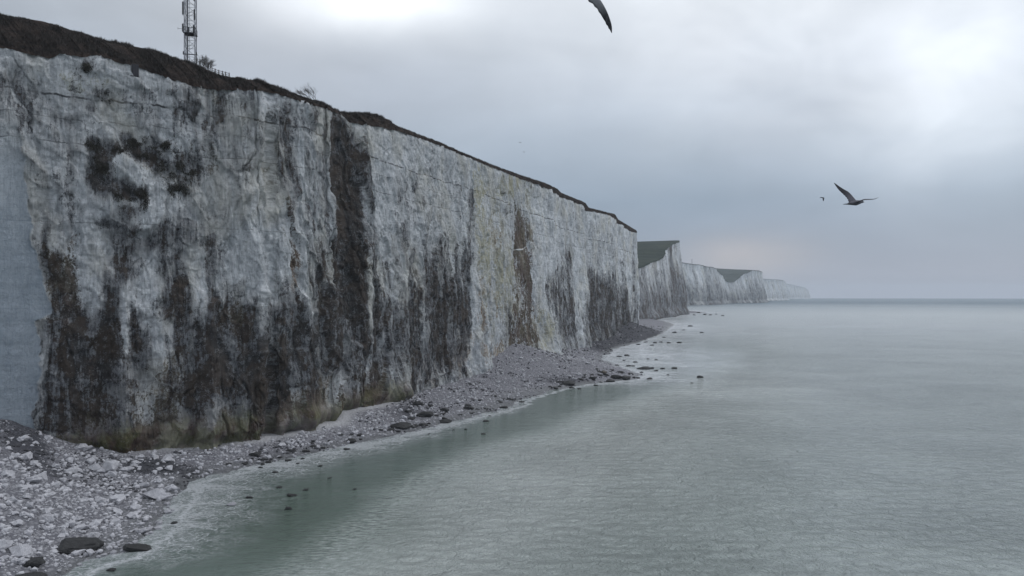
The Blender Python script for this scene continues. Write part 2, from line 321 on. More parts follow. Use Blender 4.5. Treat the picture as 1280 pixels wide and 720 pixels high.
spots('brown', [(180, 470, 130, 40, .35), (330, 470, 60, 30, .4), (430, 470, 60, 30, .4), (150, 250, 40, 30, .3), (370, 300, 14, 60, .3), (75, 380, 30, 60, .55), (120, 440, 30, 50, .5), (292, 410, 24, 34, .6), (225, 370, 14, 50, .4), (440, 300, 16, 120, .3), (245, 500, 90, 26, .45), (656, 300, 12, 30, .9), (657, 350, 12, 50, .8), (205, 205, 40, 26, .3), (60, 330, 12, 30, .5), (88, 360, 18, 36, .7), (96, 300, 10, 30, .35), (110, 400, 30, 26, .5), (128, 224, 18, 18, .5), (105, 192, 7, 22, .5), (150, 255, 12, 12, .5), (190, 535, 70, 16, .8), (300, 420, 18, 26, .6), (225, 520, 40, 16, .8), (160, 540, 50, 14, .7),
    (280, 525, 44, 18, .7), (395, 500, 34, 22, .9), (440, 490, 40, 16, .6), (452, 280, 10, 60, .35), (442, 350, 14, 60, .4), (655, 330, 11, 36, .85), (660, 372, 12, 34, .7), (653, 292, 9, 18, .8), (648, 415, 14, 40, .6), (600, 258, 4, 14, .5), (110, 520, 40, 12, .5), (10, 52, 30, 6, .7), (355, 215, 8, 26, .35)])
spots('ochre', [(300, 505, 40, 14, .4), (500, 480, 20, 14, .6), (550, 455, 30, 20, .6), (620, 440, 20, 14, .5), (370, 360, 6, 40, .7), (375, 330, 5, 30, .4), (660, 318, 12, 24, .6), (534, 460, 12, 26, .7), (524, 440, 8, 30, .5), (575, 445, 10, 30, .8), (586, 430, 8, 30, .7), (604, 400, 6, 60, .6), (618, 380, 14, 50, .3), (345, 500, 8, 16, .7), (420, 480, 12, 20, .8), (625, 290, 10, 24, .35), (68, 385, 10, 20, .4), (355, 330, 4, 20, .25)])
spots('green', [(620, 300, 26, 120, .5), (655, 230, 24, 40, .5), (100, 110, 60, 20, .25), (350, 180, 16, 50, .3), (670, 420, 40, 30, .5), (760, 420, 30, 14, .4), (640, 232, 10, 22, .75), (655, 212, 12, 14, .5), (612, 310, 10, 60, .75), (628, 350, 12, 60, .7), (612, 400, 10, 50, .6), (640, 380, 10, 60, .7), (470, 495, 34, 18, .9), (430, 512, 30, 14, .8), (664, 410, 20, 40, .7), (300, 538, 36, 20, .7), (240, 548, 34, 14, .6), (205, 215, 30, 20, .4), (160, 140, 60, 20, .15),
    (150, 560, 60, 14, .5), (90, 540, 50, 20, .3), (780, 415, 12, 10, .6), (745, 425, 20, 10, .5), (270, 120, 40, 22, .25), (350, 160, 30, 20, .25), (655, 280, 10, 30, .5)])
spots('white', [(482, 230, 12, 80, .7), (478, 300, 8, 50, .5), (152, 402, 7, 48, .9), (160, 375, 5, 26, .6), (108, 330, 12, 40, .9), (112, 365, 10, 22, .6), (190, 340, 12, 30, .7), (183, 380, 16, 30, .5), (155, 205, 7, 14, 1.0), (178, 225, 10, 16, .9), (165, 205, 9, 10, .5), (188, 265, 10, 20, .6), (243, 340, 10, 44, .5), (200, 430, 14, 40, .5),
    (467, 260, 5, 60, .5), (463, 320, 4, 30, .6), (465, 390, 4, 60, .9), (503, 390, 4, 60, .6), (500, 470, 8, 20, .5), (385, 270, 5, 90, .5), (330, 330, 20, 44, .6), (340, 300, 30, 40, .5), (598, 390, 3.5, 60, .8), (612, 440, 8, 30, .4), (695, 420, 6, 30, .4), (724, 360, 7, 40, .8), (722, 400, 4, 40, .6),
    (675, 350, 7, 70, .5), (690, 300, 12, 40, .4), (430, 130, 3, 10, .4), (375, 470, 12, 30, .3), (362, 525, 12, 22, .4), (345, 540, 6, 12, .5), (786, 360, 3, 70, .5), (797, 380, 2, 80, .4), (230, 470, 18, 30, .3), (95, 470, 20, 10, .25)])
NR = 400
jj = np.linspace(0, 1, NR)[:, None]
s2 = np.broadcast_to(S[None], (NR, len(S))); z2 = -3 + (ztop[None] + 3) * jj
pxl = np.broadcast_to(col_px[None], s2.shape)
wx = 3.2 * fbm(s2 / 7, z2 / 7, 31, 4) + 1.2 * fbm(s2 / 1.7, z2 / 2.4, 35, 3); wz = 4.5 * fbm(s2 / 6, z2 / 9, 41, 4)
fields = {}
Yc = pp[:, 1]; dpx = np.gradient(PX[:NV], S[:NV])
for ch, L in K.items():
    f = np.zeros(s2.shape, np.float32)
    for (x, y, rx, ry, a) in L:
        s0 = px2s(x); Y0 = px2Y(x); z0 = H + (HY - y) * Y0 / F
        rs = max(.5, (px2s(x + rx) - px2s(x - rx)) / 2); rz = max(.6, ry * Y0 / F)
        c0, c1 = np.searchsorted(S, [s0 - 2.6 * rs - 6, s0 + 2.6 * rs + 6])
        k_ = min(1.0, rs / 3.5)
        d2 = ((s2[:, c0:c1] + wx[:, c0:c1] * k_ - s0) / rs) ** 2 + ((z2[:, c0:c1] + wz[:, c0:c1] * min(1, rz / 4) - z0) / rz) ** 2
        f[:, c0:c1] = np.maximum(f[:, c0:c1], a * np.exp(-.75 * d2 ** 1.35)) if ch != 'dark' else f[:, c0:c1] + a * np.exp(-.9 * d2 ** 1.3) * (1 - .85 * np.clip(f[:, c0:c1], 0, 1))
    fields[ch] = f
# the smooth fresh scar at the far left, with its ragged right border
bz = np.array([(28, 170), (32, 205), (40, 262), (42, 300), (54, 345), (60, 372), (66, 392), (48, 402), (54, 440), (50, 480), (42, 520), (46, 560)], float)
zrow = np.array([H + (HY - y) * px2Y(x) / F for x, y in bz])[::-1]; srow = np.array([px2s(x) for x, y in bz])[::-1]
sb = np.interp(z2, zrow, srow) + .5 * fbm(z2 / 1.3, z2 * 0, 77, 3)
scar = sst(sb - s2, -.05, .3) * sst(z2 + 2 * fbm(s2 / 3, s2 * 0, 78, 3), zrow[-1] + 3, zrow[-1] - 6)
def region(pts, hw=.35):
    """band between two ragged borders; pts: (row, left column, right column)"""
    Yr = [px2Y((l + r) / 2) for _, l, r in pts]; zr = np.array([H + (HY - y) * Yy / F for (y, l, r), Yy in zip(pts, Yr)])[::-1]
    lo = np.array([px2s(l) for _, l, r in pts])[::-1]; hi = np.array([px2s(r) for _, l, r in pts])[::-1]
    jg = .8 * fbm(z2 / 1.5, z2 * 0 + lo[0], 88, 4) + .9 * fbm(z2 / 6, z2 * 0 + hi[0], 89, 2)
    L_, R_ = np.interp(z2, zr, lo), np.interp(z2, zr, hi)
    return sst(s2 - L_ + jg * .4, -hw, hw) * sst(R_ + jg - s2, -hw, hw) * sst(z2, zr[0] - 4, zr[0]) * sst(z2, zr[-1] + 1.5, zr[-1] - 1.5)
rec = region([(168, 430, 452), (185, 430, 467), (210, 430, 466), (235, 429, 464), (262, 429, 461), (290, 428, 458), (320, 427, 456), (350, 425, 460), (385, 422, 462)])
wht = region([(335, 593, 604), (380, 592, 603), (430, 590, 602), (462, 586, 600)], .2)
drk2 = region([(352, 556, 592), (390, 545, 591), (430, 540, 588)], .5)
brs = region([(285, 650, 667), (300, 646, 668), (325, 643, 668), (350, 643, 666), (395, 641, 668), (425, 636, 672)], .9)
fields['dark'] = np.maximum(fields['dark'] * (1 - wht), np.maximum(rec * np.clip(1.30 + .40 * fbm(s2 / 2.5, z2 / 7, 95, 4), .8, 1.5) * sst(z2, ztop[None] - 1.5, ztop[None] - 8), .85 * drk2)); fields['dark'] = fields['dark'] * (1 - .6 * brs)
fields['brown'] = np.maximum(fields['brown'] * (1 - wht), brs * np.clip(.62 + .6 * fbm(s2 / 3, z2 / 9, 97, 4), 0, 1)); fields['ochre'] = np.maximum(fields['ochre'], .45 * brs)
fields['white'] = np.maximum(fields['white'], .7 * wht)
dark = np.clip(fields['dark'] * np.where(rec > .3, 1, .95 + .45 * fbm(s2 / 5, z2 / 11, 131, 4)) - 1.0 * fields['white'], 0, 1.4) * (1 - scar)
for ch in ('brown', 'ochre', 'green'): fields[ch] = fields[ch] * (1 - scar) * (1 - .7 * np.clip(fields['white'], 0, 1))
foot = ((pxl > 70) & (pxl < 505)) * 1.0; foot = foot * (1 - scar)
def plates(x, y, seed):
    ix, iy = np.floor(x), np.floor(y); best = np.full(x.shape, 9.0); sec = np.full(x.shape, 9.0); val = np.zeros(x.shape)
    for a in (-1, 0, 1):
        for b in (-1, 0, 1):
            cx, cy = ix + a, iy + b; dd = (cx + _h(cx, cy, seed) - x) ** 2 + (cy + _h(cx, cy, seed + 1) - y) ** 2
            m = dd < best; sec = np.where(m, best, np.minimum(sec, dd)); val = np.where(m, _h(cx, cy, seed + 2), val); best = np.where(m, dd, best)
    return val, sst(np.sqrt(sec) - np.sqrt(best), 0, .12)
wA = 2.6 * fbm(s2 / 5, z2 / 7, 141, 4); wB = 3.5 * fbm(s2 / 6, z2 / 8, 151, 4); sh = s2 + .22 * z2 * fbm(s2 / 30, z2 / 60, 161, 2)
p1, e1 = plates((sh + wA) / 6.0, (z2 + wB) / 15, 171); p2, e2 = plates((sh + .6 * wA) / 2.0, (z2 + .6 * wB) / 4.6, 181); p3, e3 = plates((s2 + .25 * wA) / .8, (z2 + .25 * wB) / 1.5, 191)
plate = (1.0 * (p1 - .5) * e1 + .55 * (p2 - .5) * e2 + .22 * (p3 - .5) * e3) * (1 - scar) * np.interp(pxl, [560, 640], [1, .55])
dark = np.clip(dark + np.clip(dark * 2.2, 0, 1) * (.34 * (p1 - .5) + .32 * (p2 - .5) + .14 * (p3 - .5)) * (dark < 1.12) + .10 * (p2 > .72) * (1 - scar), 0, 1.3)
for ch in ('brown', 'ochre', 'green'): fields[ch] = np.clip(fields[ch] + np.clip(fields[ch] * 2, 0, 1) * (.5 * (_h(np.floor(p1 * 997), np.floor(p2 * 0), 5) - .5) + .3 * (p2 - .5)), 0, 1)
stk = ridge((s2 + .5 * wA) / 1.7, (z2 + wB) / 22, 201, 3) - .62; stk2 = ridge((s2 + .35 * wA) / .7, (z2 + wB) / 9, 211, 2) - .62
dark = np.clip(dark + np.clip(dark * 2, 0, 1) * (.75 * stk + .40 * stk2) * (rec < .3) + .22 * sst(stk, .1, .35) * sst(z2, 50, 20) * (1 - scar), 0, 1.3)
# relief, metres out of the face (towards the sea positive)
d = 1.5 * plate + 2.2 * fbm(s2 / 19, z2 / 130, 1, 3) + .9 * (ridge(s2 / 8, z2 / 42, 2) - .6) + .55 * fbm(s2 / 3.2, z2 / 9, 3, 4) + .22 * fbm(s2 / 1.1, z2 / 1.6, 4, 4)
d += .10 * fbm(s2 / 5, z2 / .8, 6, 3)
ws, wv_ = s2 + 2.5 * fbm(s2 / 6, z2 / 8, 21, 3), z2 + 4 * fbm(s2 / 7, z2 / 9, 22, 3)
d += .75 * (ridge(ws / 4.5 + wv_ / 16, wv_ / 9, 23, 4) - .55) + .5 * fbm(ws / 5, wv_ / 6, 24, 4)
d += (1.6 * (ridge(s2 / 15, z2 / 160, 26, 2) - .6) + .8 * fbm(s2 / 5, z2 / 60, 27, 3)) * sst(pxl, 580, 640)
for (x, ya, yb, w0) in ((714, 305, 436, 15), (684, 372, 440, 13), (668, 390, 432, 10), (746, 372, 428, 9), (780, 330, 412, 9), (726, 345, 436, 6), (606, 380, 462, 9), (155, 300, 556, 26), (498, 250, 500, 14), (384, 220, 520, 20), (262, 330, 548, 20)):
    s0 = px2s(x); Y0 = px2Y(x); za = H + (HY - ya) * Y0 / F; zb_ = H + (HY - yb) * Y0 / F; ww = (px2s(x + w0) - px2s(x - w0)) / 2
    c0, c1 = np.searchsorted(S, [s0 - 1.5 * ww, s0 + 1.5 * ww]); f_ = np.clip((za - z2[:, c0:c1]) / (za - zb_), 0, 1.1)
    d[:, c0:c1] += 2.4 * np.clip(f_ - np.abs(s2[:, c0:c1] + .5 * wx[:, c0:c1] * .3 - s0) / ww, 0, 1) ** .9
d = d * (1 - .78 * scar) - 1.25 * scar - .5 * np.clip(dark, 0, 1) * (1 - scar) + .35 * fields['white']
d -= 2.2 * sst(z2 / ztop[None], .25, 1.0)                                 # the face leans back a little
d += 1.6 * sst(z2, 12, 2) * np.exp(-((pxl - 690) / 70) ** 2)
und = foot * np.exp(-((z2 - 2.0) / .9) ** 2); d -= .55 * und                # wave-cut notch
d += foot * .5 * np.exp(-((z2 - 4.4) / 1.4) ** 2)
d -= 2.2 * np.exp(-((pxl - 338) / 3.4) ** 2) * sst(z2, 9, 3)               # cleft at the foot
pil = np.exp(-((pxl - 352) / 7) ** 2) * sst(z2, 6, 4.5); d += 1.1 * pil
d = d - .8 * np.exp(-((z2 - ztop[None]) / 1.1) ** 2) * vn(s2 / 2.1, z2 * 0, 12)
tx = np.gradient(pp[:, 0], S); ty = np.gradient(pp[:, 1], S); nl = np.hypot(tx, ty); nx, ny = ty / nl, -tx / nl
V = np.stack([pp[None, :, 0] + nx[None] * d, pp[None, :, 1] + ny[None] * d, z2], -1)
exy = V[-1, :, :2]; pe = CX + F * exy[:, 0] / exy[:, 1]; zt2 = H + (HY - np.interp(pe, edge_y[:, 0], edge_y[:, 1])) * exy[:, 1] / F
dzt = np.where(np.arange(len(S)) < NV, np.clip(zt2 - (ztop - (ztop * 0)), -3, 4), 0); dzt = smooth_line(dzt[:, None], 12)[:, 0] * np.interp(col_px, [640, 690], [1, 0])
V[..., 2] += dzt[None] * sst(z2, ztop[None] * .6, ztop[None])
A = dict(dark=dark.ravel(), brown=fields['brown'].ravel(), ochre=fields['ochre'].ravel(), green=fields['green'].ravel(), smooth=scar.ravel(), foot=foot.ravel(),
         sz=np.stack([s2, z2, 0 * z2], -1).reshape(-1, 3))
tag(mesh_np('chalk_cliff', V.reshape(-1, 3), grid_faces(NR, len(S))[:, ::-1], CLIFF, A), 'tall stained white chalk cliff face rising from the beach at left', kind='structure')
EDGE = V[-1].copy()

# ------------------------------------------------------------------ clifftop turf
def turf_mat(name, c1, c2, c3, sc_=.35):
    m, t, out = new_mat(name)
    P = t('ShaderNodeNewGeometry').outputs['Position']
    a = t.noise(t.vs(P, 1, 1, 1.6), sc_, 6, .62, .6); b = t.noise(P, sc_ * 9, 5, .7)
    c = t.mix(t.mr(a, .35, .65), (*c1, 1), (*c2, 1)); c = t.mix(t.mr(b, .45, .7), c, (*c3, 1))
    bm_ = t('ShaderNodeBump', {'Height': t.m('ADD', a, b), 'Strength': 1.0, 'Distance': .5})
    p = t('ShaderNodeBsdfPrincipled', {'Base Color': c, 'Roughness': .95, 'Specular IOR Level': .1, 'Normal': bm_}); t.put(out.inputs[0], p); return m
TURF = turf_mat('winter_scrub', (.026, .023, .023), (.092, .070, .060), (.022, .019, .019), .5)
GREEN = turf_mat('pasture', (.030, .041, .035), (.050, .061, .048), (.024, .032, .031), .018)
off = np.array([-.35, 0, .25, .6, 1.1, 1.8, 2.6, 3.5, 4.5, 6, 9, 16, 35, 90, 260, 700])
sk = lambda px: np.interp(px, sky_y[:, 0], sky_y[:, 1])
Ld = np.array([-.955, .30]); n = len(EDGE)
ridge_off = np.interp(col_px, [-420, 0, 300, 430, 445, 480, 505, 800], [7, 6.5, 5, 3.0, 3.0, 3.0, .8, .6])
rows = []
edge_z = EDGE[:, 2]
for i, o_ in enumerate(off):
    XY = EDGE[:, :2] + Ld[None] * o_
    RXY = EDGE[:, :2] + Ld[None] * ridge_off[:, None]
    rz_ = H + (HY - sk(CX + F * RXY[:, 0] / RXY[:, 1])) * RXY[:, 1] / F
    rz_ = np.maximum(rz_, edge_z + .35)
    t_ = np.clip(o_ / ridge_off, 0, 1)
    z = edge_z + (rz_ - edge_z) * (t_ ** .8) + (.22 if 0 <= o_ < .3 else 0)
    if o_ < 0: z = edge_z - .35 + .25 * fbm(S / .9, S * 0, 91, 3)
    lump = fbm(S / 3.2, np.full_like(S, o_ / 3.0), 92, 4)
    z = z + lump * .35 * np.clip(o_, 0, 1) * (o_ < ridge_off * .9)
    if o_ > 0: z = z - np.maximum(0, o_ - ridge_off) * (.03 if o_ < 100 else .012) + .12 * fbm(S / 2.2, np.full_like(S, o_ / 3), 93, 3)
    if o_ >= 16: z = np.minimum(z, np.interp(o_, [16, 35, 90, 700], [76, 70, 66, 60]) + .6 * fbm(XY[:, 0] / 30, XY[:, 1] / 30, 94, 3))
    rows.append(np.stack([XY[:, 0], XY[:, 1], z], -1))
T = np.array(rows)
T[0, :, :2] = EDGE[:, :2] + np.stack([nx, ny], -1) * .18
tag(mesh_np('clifftop_ground', T.reshape(-1, 3), grid_faces(len(off), n)[:, ::-1], TURF), 'dark brown winter scrub and soil capping the nearest cliff', kind='structure')

# dry grass and bramble standing along the brink
rng = np.random.default_rng(7)
def blades(name, base, hgt, wid, mat, lean=.5, down=False):
    n = len(base); ang = rng.uniform(0, 6.283, n); dirx, diry = np.cos(ang), np.sin(ang)
    la = rng.uniform(0, 6.283, n); lm = rng.uniform(0, lean, n) * hgt
    tip = base + np.stack([np.cos(la) * lm, np.sin(la) * lm, hgt * (-1 if down else 1)], -1)
    o1 = np.stack([dirx * wid, diry * wid, 0 * wid], -1)
    V = np.stack([base - o1, base + o1, tip], 1).reshape(-1, 3)
    return mesh_np(name, V, np.arange(3 * n).reshape(-1, 3), mat, smooth=False)
def on_strip(k, s_lo, s_hi, dmax, dens):
    s = rng.uniform(s_lo, s_hi, k); o_ = rng.uniform(0, 1, k) ** dens * dmax
    ci = np.interp(s, S, np.arange(len(S))); i0 = np.clip(ci.astype(int), 0, len(S) - 2); fr = (ci - i0)[:, None]
    ro = np.interp(o_, off, np.arange(len(off))); r0 = np.clip(ro.astype(int), 0, len(off) - 2); fo = (ro - r0)[:, None]
    a = T[r0, i0] * (1 - fr) + T[r0, i0 + 1] * fr; b = T[r0 + 1, i0] * (1 - fr) + T[r0 + 1, i0 + 1] * fr
    return a * (1 - fo) + b * fo, s
b1, s1 = on_strip(60000, px2s(-60), px2s(505), 9, 1.0)
clump = sst(fbm(b1[:, 0] / 2.2, b1[:, 1] / 2.2 + b1[:, 2] / 3, 55, 3), -.35, .5)
b1[:, 2] -= .08
g1 = blades('scrub', b1, .15 + .75 * clump * rng.uniform(.35, 1, len(b1)), rng.uniform(.03, .10, len(b1)), simple_mat('dry_scrub', (.040, .034, .031), .9, .6, .9), .9)
tag(g1, 'dark dry scrub and dead grass along the brink of the near cliff', 'scrub', kind='stuff')
b4, _s = on_strip(9000, px2s(-60), px2s(797), .5, 1.0)
tag(blades('overhanging_grass', b4 + rng.normal(0, .12, b4.shape), rng.uniform(.15, .8, len(b4)) * sst(fbm(b4[:, 0] / 1.8, b4[:, 1] / 1.8, 57, 3), -.3, .5), rng.uniform(.03, .09, len(b4)), simple_mat('dead_grass', (.036, .031, .028), .9, .5, 1.2), .6, True), 'dead grass tufts hanging over the cliff edge', 'grass', kind='stuff')
b2, s3 = on_strip(16000, px2s(500), px2s(797), 3, 1.3)
g2 = blades('grass', b2, rng.uniform(.12, .4, len(b2)), rng.uniform(.03, .07, len(b2)), simple_mat('brink_grass', (.032, .033, .028), .9, .4, 1.0), .7)
tag(g2, 'thin fringe of dark grass along the farther cliff edge', 'grass', kind='stuff')
# hanging growth on the upper face
def face_pt(px, py, outw=.1):
    c = int(np.clip(np.searchsorted(PX[:NV], px), 1, NV - 1)); z0 = H + (HY - py) * Yc[c] / F
    r = int(np.clip((z0 + 3) / (ztop[c] + 3) * (NR - 1), 0, NR - 1)); return V[r, c] + np.array([nx[c], ny[c], 0]) * outw
hang = [(118, 180, 8, 7), (130, 205, 12, 18), (158, 242, 16, 7), (170, 178, 12, 7), (190, 193, 16, 7), (214, 207, 16, 14), (238, 213, 10, 10), (130, 123, 10, 8), (93, 112, 7, 9), (108, 84, 6, 6), (222, 236, 12, 8), (205, 181, 12, 6), (150, 188, 12, 6), (180, 248, 5, 12)]
pts = []
for (x, y, rx, ry) in hang:
    for _ in range(int(rx * ry * 11)):
        u, v_ = rng.normal(0, .55, 2); pts.append(face_pt(x + u * rx, y + v_ * ry, .02 + .25 * rng.random()))
pts = np.array(pts)
keep = fbm(pts[:, 0] / 1.0, pts[:, 2] / 1.0, 66, 4) > -.05; pts = pts[keep]
g3 = blades('hanging_grass', pts, rng.uniform(.15, .55, len(pts)), rng.uniform(.03, .07, len(pts)), simple_mat('hanging_growth', (.036, .034, .027), .9, .5, 1.2), .9, True)
tag(g3, 'dark grass and moss hanging in patches on the upper left cliff face', 'hanging grass', kind='stuff')

# ------------------------------------------------------------------ farther headlands
def headland(name, pts, label, seed, hill=None, step=.0009, nr=140, rough=1.0, hillmat=None, slot_shade=(), dk=.3, wid=900, sgn=1):
    """pts: (photo column, depth, row of the top edge[, height of the foot]); hill(o, px, Y) adds height inland"""
    P3 = np.array([[*W(a, b), H + (HY - c) * b / F, (z0[0] if z0 else 1.0)] for a, b, c, *z0 in pts])
    q = smooth_line(resample(P3, step), 6); s = np.concatenate([[0], np.cumsum(np.hypot(*(q[1:, :2] - q[:-1, :2]).T))])
    jj = np.linspace(0, 1, nr)[:, None]; zt = q[:, 2] + .8 * rough * fbm(s / 14, s * 0, seed, 3)
    s2 = np.broadcast_to(s[None], (nr, len(s))); z2 = -4 + (zt[None] + 4) * jj
    d = rough * (5 * fbm(s2 / 60, z2 / 300, seed + 1, 3) + 4.5 * (ridge(s2 / 26, z2 / 110, seed + 2) - .6) + 1.8 * fbm(s2 / 9, z2 / 30, seed + 3, 4) + .6 * fbm(s2 / 3, z2 / 6, seed + 4, 3))
    d -= rough * 9 * sst(z2 / zt[None], .1, 1.0); d += rough * 5 * sst(z2, 14, 1) * (.4 + vn(s2 / 40, z2 * 0, seed + 9))
    tx = np.gradient(q[:, 0], s); ty = np.gradient(q[:, 1], s); nl = np.hypot(tx, ty) + 1e-9; nx, ny = ty / nl, -tx / nl
    V = np.stack([q[None, :, 0] + nx[None] * d, q[None, :, 1] + ny[None] * d, z2], -1)
    dkf = dk * (.35 + .8 * sst(z2 / zt[None], .9, .1)) + .35 * fbm(s2 / 24, z2 / 90, seed + 6, 4) + .25 * fbm(s2 / 6, z2 / 40, seed + 8, 3)
    qp = CX + F * q[:, 0] / q[:, 1]
    for (sx, sw, sa) in slot_shade: dkf = dkf + sa * np.exp(-((qp[None] - sx + .5 * fbm(z2 / 12, z2 * 0, 7, 2)) / sw) ** 2)  # shadow of narrow upright clefts, painted as darker rock
    ft = sst(z2, 6, 2) * .6
    A = dict(dark=np.clip(dkf, 0, .95).ravel(), brown=np.clip(.35 * fbm(s2 / 40, z2 / 60, seed + 7, 3) - .02, 0, 1).ravel(), ochre=0 * z2.ravel(), green=np.clip(.6 * fbm(s2 / 50, z2 / 50, seed + 12, 3), 0, 1).ravel(),
             smooth=0 * z2.ravel(), foot=ft.ravel(), sz=np.stack([s2 * .35, z2 * .35 + 100, 0 * z2], -1).reshape(-1, 3))
    tag(mesh_np(name, V.reshape(-1, 3), grid_faces(nr, len(s))[:, ::-1], CLIFF, A), label, kind='structure')
    E = V[-1]; offs = np.array([-.4, 0, 1, 3, 8, 20, 45, 90, 160, 260, 400, 600, wid]); rows = []
    for o_ in offs:
        XY = E[:, :2] + np.array([-.9, .42])[None] * o_
        z = E[:, 2] + (-.9 if o_ < 0 else .5) + (hill(o_, XY) if hill else -.01 * o_) + 1.6 * fbm(XY[:, 0] / 40, XY[:, 1] / 40, seed + 20, 4) * min(1, max(0, o_) / 10)
        rows.append(np.stack([XY[:, 0], XY[:, 1], z], -1))
    T_ = np.array(rows); T_[0, :, 0] += nx * .6; T_[0, :, 1] += ny * .6
    tag(mesh_np('hillside', T_.reshape(-1, 3), grid_faces(len(offs), len(s))[:, ::-1], hillmat or GREEN), label.split(' with ')[0] + ', its grassy top', kind='structure')
    return E
E2 = headland('chalk_headland', [(560, 700, 325, 4), (640, 745, 336, 4), (720, 790, 340, 3), (780, 820, 338, 3), (803, 850, 335, 3), (815, 905, 331, 2), (826, 965, 326, 2), (838, 1020, 320, 2), (842, 1055, 312, 2), (848, 1110, 305, 2), (856, 1176, 301, 2), (855, 1260, 302, 2), (840, 1400, 306, 2)],
         'pale chalk headland with a sloping green top beyond the near cliff', 200,
         hill=lambda o_, XY: np.clip(o_, 0, 400) * .11 * sst(1250 - XY[:, 1], 0, 420), dk=.85, nr=220, slot_shade=((847.5, 1.6, .8), (812, 2.5, .3), (826, 1.5, .25)))
headland('distant_cliff', [(835, 2100, 324), (858, 2300, 327.5), (872, 2340, 330), (880, 2400, 331), (890, 2460, 333), (899, 2560, 334), (903, 2700, 338), (908, 2850, 345), (914, 2900, 352), (921, 2930, 353), (928, 2980, 348), (934, 3020, 343), (941, 3060, 340), (947, 3120, 338), (956, 3250, 338.5), (957, 3500, 340), (940, 3700, 342)],
         'far white chalk cliff with a green dip in its top', 300, hill=lambda o_, XY: np.clip(o_, 0, 500) * .06, rough=2.0, nr=110, dk=.62, wid=1500, slot_shade=((888, 1.8, .6), (899, 1.0, .3), (918, 3, .3)))
headland('distant_cliff', [(945, 4300, 346), (957, 4400, 348.5), (970, 4600, 349.5), (981, 4900, 350), (985, 5200, 353), (970, 5600, 354)], 'low hazy chalk cliff beyond the far headland', 400, rough=2.0, nr=60, dk=.2, wid=1500)
headland('distant_cliff', [(975, 6900, 354), (990, 7200, 355.5), (1000, 7500, 358), (1009, 7900, 360), (1013, 8300, 364), (1005, 8800, 366)], 'faint blue cliff end fading into the haze on the horizon', 500, rough=2.0, nr=40, dk=.2, wid=1200)

# ------------------------------------------------------------------ beach heightfield
wl_px = [(-60, 1300), (-20, 860), (45, 740), (95, 703), (150, 690), (195, 660), (214, 630), (228, 602), (290, 588), (370, 570), (450, 553), (520, 538), (590, 521), (640, 508), (655, 498), (690, 487), (730, 480),
         (788, 474), (800, 468), (770, 459), (750, 448), (768, 436), (800, 425), (832, 413), (842, 405), (826, 400.5), (806, 399.2), (830, 396.5), (862, 391.8), (884, 390.8), (862, 388.5)]
WL = np.array([sea(a, b)[:2] for a, b in wl_px]); WL = np.vstack([WL, [[300, 1600], [400, 2300]]])
ncol = int(np.searchsorted(S, S[NV - 1])); CL = np.vstack([pp[:ncol:3], [[100, 640], [105, 760]], np.array([W(803, 850), W(826, 965), W(842, 1055), W(856, 1176), W(856, 1500)])])
CZ = np.concatenate([zbase[:ncol:3], [3, 3], [2, 2, 2, 2, 1]])
def seg_dist(X, Y, P):
    """distance to polyline, signed by side (positive on its right/seaward side), and parameter index"""
    best = np.full(X.shape, 1e9); sg = np.ones(X.shape); par = np.zeros(X.shape)
    for i in range(len(P) - 1):
        a, b = P[i], P[i + 1]; ex, ey = b - a; L2 = ex * ex + ey * ey + 1e-9
        t = np.clip(((X - a[0]) * ex + (Y - a[1]) * ey) / L2, 0, 1)
        qx = X - a[0] - t * ex; qy = Y - a[1] - t * ey; dd = np.hypot(qx, qy)
        m = dd < best - 1e-6; best[m] = dd[m]; par[m] = i + t[m]
        cr = (ex * (Y - a[1]) - ey * (X - a[0])); sg[m] = np.where(cr[m] < 0, 1, -1)
    return best * sg, par
def coarse(P, n):                                             # fewer segments for speed
    return P[np.unique(np.linspace(0, len(P) - 1, n).astype(int))]
ci = np.unique(np.concatenate([np.linspace(0, len(CL) - 8, 150).astype(int), np.arange(len(CL) - 7, len(CL))]))
CLc, CZc = CL[ci], CZ[ci]
def beach_h(X, Y, detail=True):
    dc, pc = seg_dist(X, Y, CLc); dw, _ = seg_dist(X, Y, WL)
    zb = np.interp(pc, np.arange(len(CZc)), CZc); dcp = np.maximum(dc, 0); dwp = np.maximum(-dw, 0)
    px = CX + F * X / Y
    dw = dw + (2.2 * fbm(X / 7, Y / 7, 61, 4)) * sst(dc, 1, 5); dwp = np.maximum(-dw, 0)
    t = dwp / (dwp + dcp + 1e-6)
    p_ = np.interp(px, [150, 230, 560, 620, 700, 740], [.75, 1.0, 1.0, 1.5, 1.3, 1.0])
    z = zb * t ** p_
    z = np.where(dw > 0, -.05 * np.minimum(dw, 60), z + .12)
    lumps = fbm(X / 7, Y / 7, 70, 3)
    amp = np.clip(z, 0, 3) / 3
    z = z + amp * .8 * lumps * sst(px, 260, 120) + np.clip(z + .3, 0, 1) * .22 * lumps
    # dark debris fan at the far corner of the near cliff
    c0 = sea(806, 413, 3)[:2]; z = z + 6.5 * np.exp(-(((X - c0[0] + 18) / 22) ** 2 + ((Y - c0[1]) / 62) ** 2)) * (dw < 3)
    if detail:
        z = z + sst(z, -.1, .5) * (.16 * fbm(X / 1.1, Y / 1.1, 71, 3) + .30 * np.clip(fbm(X / 2.2, Y / 2.2, 72, 2), 0, 1) * sst(px, 260, 140))
    return z, dc, dw
ang = np.arange(-46, 14.5, .075); Rr = [52.0]
while Rr[-1] < 1700: Rr.append(Rr[-1] * (1.0062 if Rr[-1] < 420 else 1.012))
AA, RR = np.meshgrid(np.radians(ang), np.array(Rr)); X = RR * np.sin(AA); Y = RR * np.cos(AA)
Z, dc, dw = beach_h(X, Y)
pxg = CX + F * X / Y
zf = Z.copy(); Z = np.where(dc < -4, np.minimum(Z, 1.5), Z)
